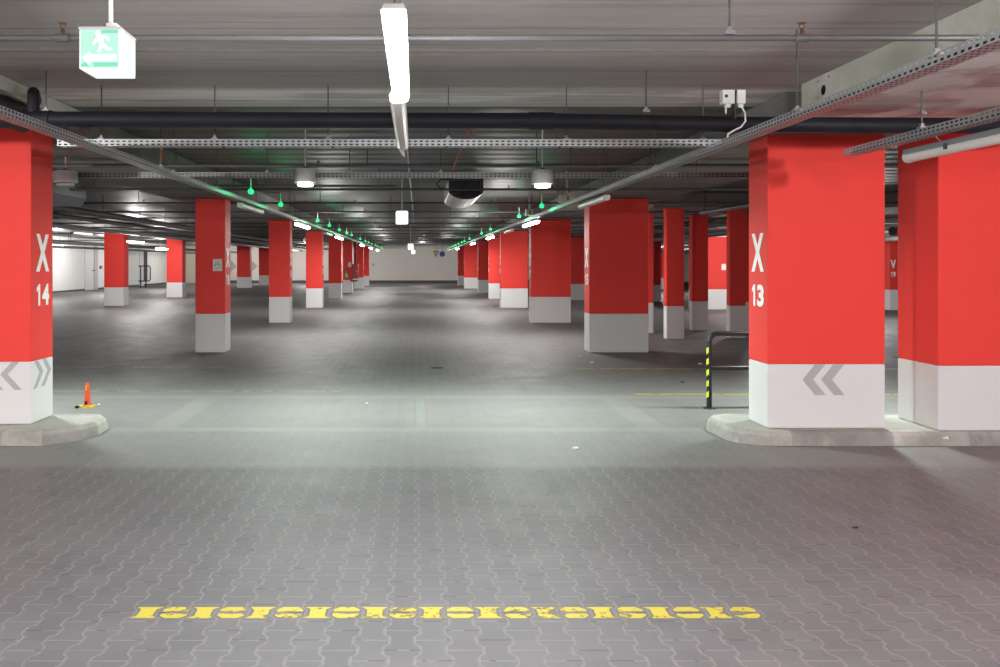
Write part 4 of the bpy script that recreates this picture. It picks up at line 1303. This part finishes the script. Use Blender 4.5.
MB().box(XL + 0.002, XL + 0.06, wy(139.0), wy(142.8), 0.0, 2.6).build('frame', M['door'], rc, loc=lo)
gd = thing('guard_rail', (XL + 0.6, y0, 0), 'black tubular guard rail before the dark wall recess', 'rail')
lo = tuple(gd.location)
a, b = at(138.5, 266, 58.0), at(150.3, 281, 58.0)
P = [(a[0], 58.0, a[2]), (b[0] - 0.1, 58.0, a[2]), (b[0], 58.0, a[2] - 0.1), (b[0], 58.0, b[2] + 0.1), (b[0] - 0.1, 58.0, b[2]), (a[0], 58.0, b[2])]
MB().tube(P, 0.04, 8).build('frame', M['black'], gd, loc=lo)
MB().tube([(a[0] + 0.15, 58.0, 0), (a[0] + 0.15, 58.0, a[2])], 0.04, 8).build('post', M['black'], gd, loc=lo)
MB().tube([(b[0] - 0.3, 58.0, 0), (b[0] - 0.3, 58.0, b[2])], 0.04, 8).build('post', M['black'], gd, loc=lo)
# louvred door on the far wall at right
dv = thing('door_2', (23.0, 72.3, 0), 'tall dark louvred door with pale frame far behind the slim pillars', 'door', None, 'structure')
lo = tuple(dv.location)
MB().box(22.0, 22.75, 72.3, 72.39, 0.1, 2.4).build('door_leaf', M['dark'], dv, loc=lo)
m = MB()
for k in range(9):
    m.box(22.0, 22.75, 72.26, 72.3, 0.2 + k * 0.25, 0.26 + k * 0.25)
m.build('louvres', M['plastic'], dv, loc=lo)
MB().box(22.75, 23.5, 72.25, 72.39, 0.1, 2.45).build('door_frame', M['letter'], dv, loc=lo)

# ------------------------------------------------------------------ lights (in the luminaires, and unseen ones added as fill)
def area(name, loc, sx, sy, power, color=(1, 1, 1), rot=(0, 0, 0), spread=180):
    l = bpy.data.lights.new(name, 'AREA')
    l.shape = 'RECTANGLE'
    l.size, l.size_y = sx, sy
    l.energy = power
    l.color = color
    l.spread = math.radians(spread)
    o = bpy.data.objects.new(name, l)
    COL.objects.link(o)
    o.location = loc
    o.rotation_euler = rot
    return o


def bulb(name, loc, power, color=(1, 1, 1), r=0.12):
    l = bpy.data.lights.new(name, 'POINT')
    l.shadow_soft_size = r
    l.energy = power
    l.color = color
    o = bpy.data.objects.new(name, l)
    COL.objects.link(o)
    o.location = loc
    return o


# unseen lights over the camera's lane: some inferred tubes, the rest added fill
for x, y, p, col in ((-5.6, 2.6, 700, (1.0, 0.96, 0.95)), (4.3, 2.3, 520, (1.0, 0.93, 0.94)), (-10.5, 2.6, 330, (1.0, 0.97, 0.95)), (11.0, 2.6, 420, (1.0, 0.95, 0.96)),
                     (-3.2, -3.0, 260, (1.0, 0.98, 0.96)), (3.2, -3.0, 260, (1.0, 0.95, 0.95))):
    bulb('lane_lamp_fill', (x, y, H + 0.82), p, col, 0.10)
area('aisle_tube', (-0.078, 3.7, H + 0.82), 0.08, 1.5, 60, (0.95, 0.97, 1.0))
bulb('aisle_tube_fill', (-0.078, 3.5, H + 0.70), 130, (0.97, 0.98, 1.0), 0.2)  # extra point light below the lit tube, added to brighten ceiling and pillar sides
# drum lamps light the cross strip; the outer lights are added, with no drum there
for x in (-7.2, -4.6, 4.9, 7.8):
    area('cross_strip_light', (x, 9.75, H + 0.84), 0.2, 0.2, 88 if x > 0 else 70, (0.90, 1.0, 0.94), spread=140)
for x in (-1.27, 1.45):
    area('cross_strip_light', (x, 9.75, H + 0.84), 0.2, 0.2, 115, (0.86, 1.0, 0.92), spread=168)
for sx, y0, y1, lit, lab in lamps:
    if lit:
        area('tray_tube', (LX[sx], (y0 + y1) / 2, LZ - 0.01), 0.08, y1 - y0, 120, (1.0, 0.97, 0.95))
        bulb('tray_tube_glow', (LX[sx] * 0.75, (y0 + y1) / 2, LZ - 0.2), 60, (1.0, 0.97, 0.95), 0.2)
for x, y0, y1, z, lit, lab in side_lamps:
    if lit:
        bulb('bay_light', (x, (y0 + y1) / 2, H + z - 0.14), 330, (1.0, 0.97, 0.95), 0.1)
bulb('bay_light', (13.4, 25.0, H + 0.5), 300, (1.0, 0.97, 0.95), 0.2)  # added light without a lamp, hidden by the near pillar, for the distant one
bulb('bay_light', (11.2, 27.2, H + 0.5), 420, (1.0, 0.96, 0.94), 0.2)  # added light without a lamp, brightens the red wall block
for x in (-16.5, -12.0, -8.5, -4.5, 0.5, 5.0):  # added fill for the far wall, no lamps hang here
    bulb('end_fill', (x, 66.5, H + 0.85), 170 if x > -5 else 470, (1.0, 0.97, 0.93), 0.1)
for k in range(0, 10):
    for sx, L_ in ((-1, gl), (1, gr)):
        bulb('green_light', (2.33 * sx, L_[k] - 0.07, H + 1.02), 2.6, (0.0, 1.0, 0.3), 0.04)

W = bpy.data.worlds.new('World')
S.world = W
W.use_nodes = True
W.node_tree.nodes['Background'].inputs[0].default_value = (0.5, 0.5, 0.52, 1)
W.node_tree.nodes['Background'].inputs[1].default_value = 0.08

# ------------------------------------------------------------------ camera
cam = bpy.data.cameras.new('Camera')
cam.sensor_fit = 'HORIZONTAL'
cam.sensor_width = 36.0
cam.lens = F / 1000.0 * 36.0
cam.shift_x = (500.0 - CX) / 1000.0
cam.shift_y = -(333.5 - CY) / 1000.0
cam.clip_start = 0.05
cam.clip_end = 300
co = bpy.data.objects.new('Camera', cam)
COL.objects.link(co)
co.location = (0, 0, H)
co.rotation_euler = (math.radians(90), 0, 0)
S.camera = co
S.view_settings.view_transform = 'Standard'
S.view_settings.look = 'None'
S.view_settings.exposure = 0.0
S.cycles.use_denoising = True
S.cycles.max_bounces = 8
S.cycles.transparent_max_bounces = 16
S.cycles.sample_clamp_indirect = 6.0
S.cycles.caustics_reflective = False
S.cycles.caustics_refractive = False
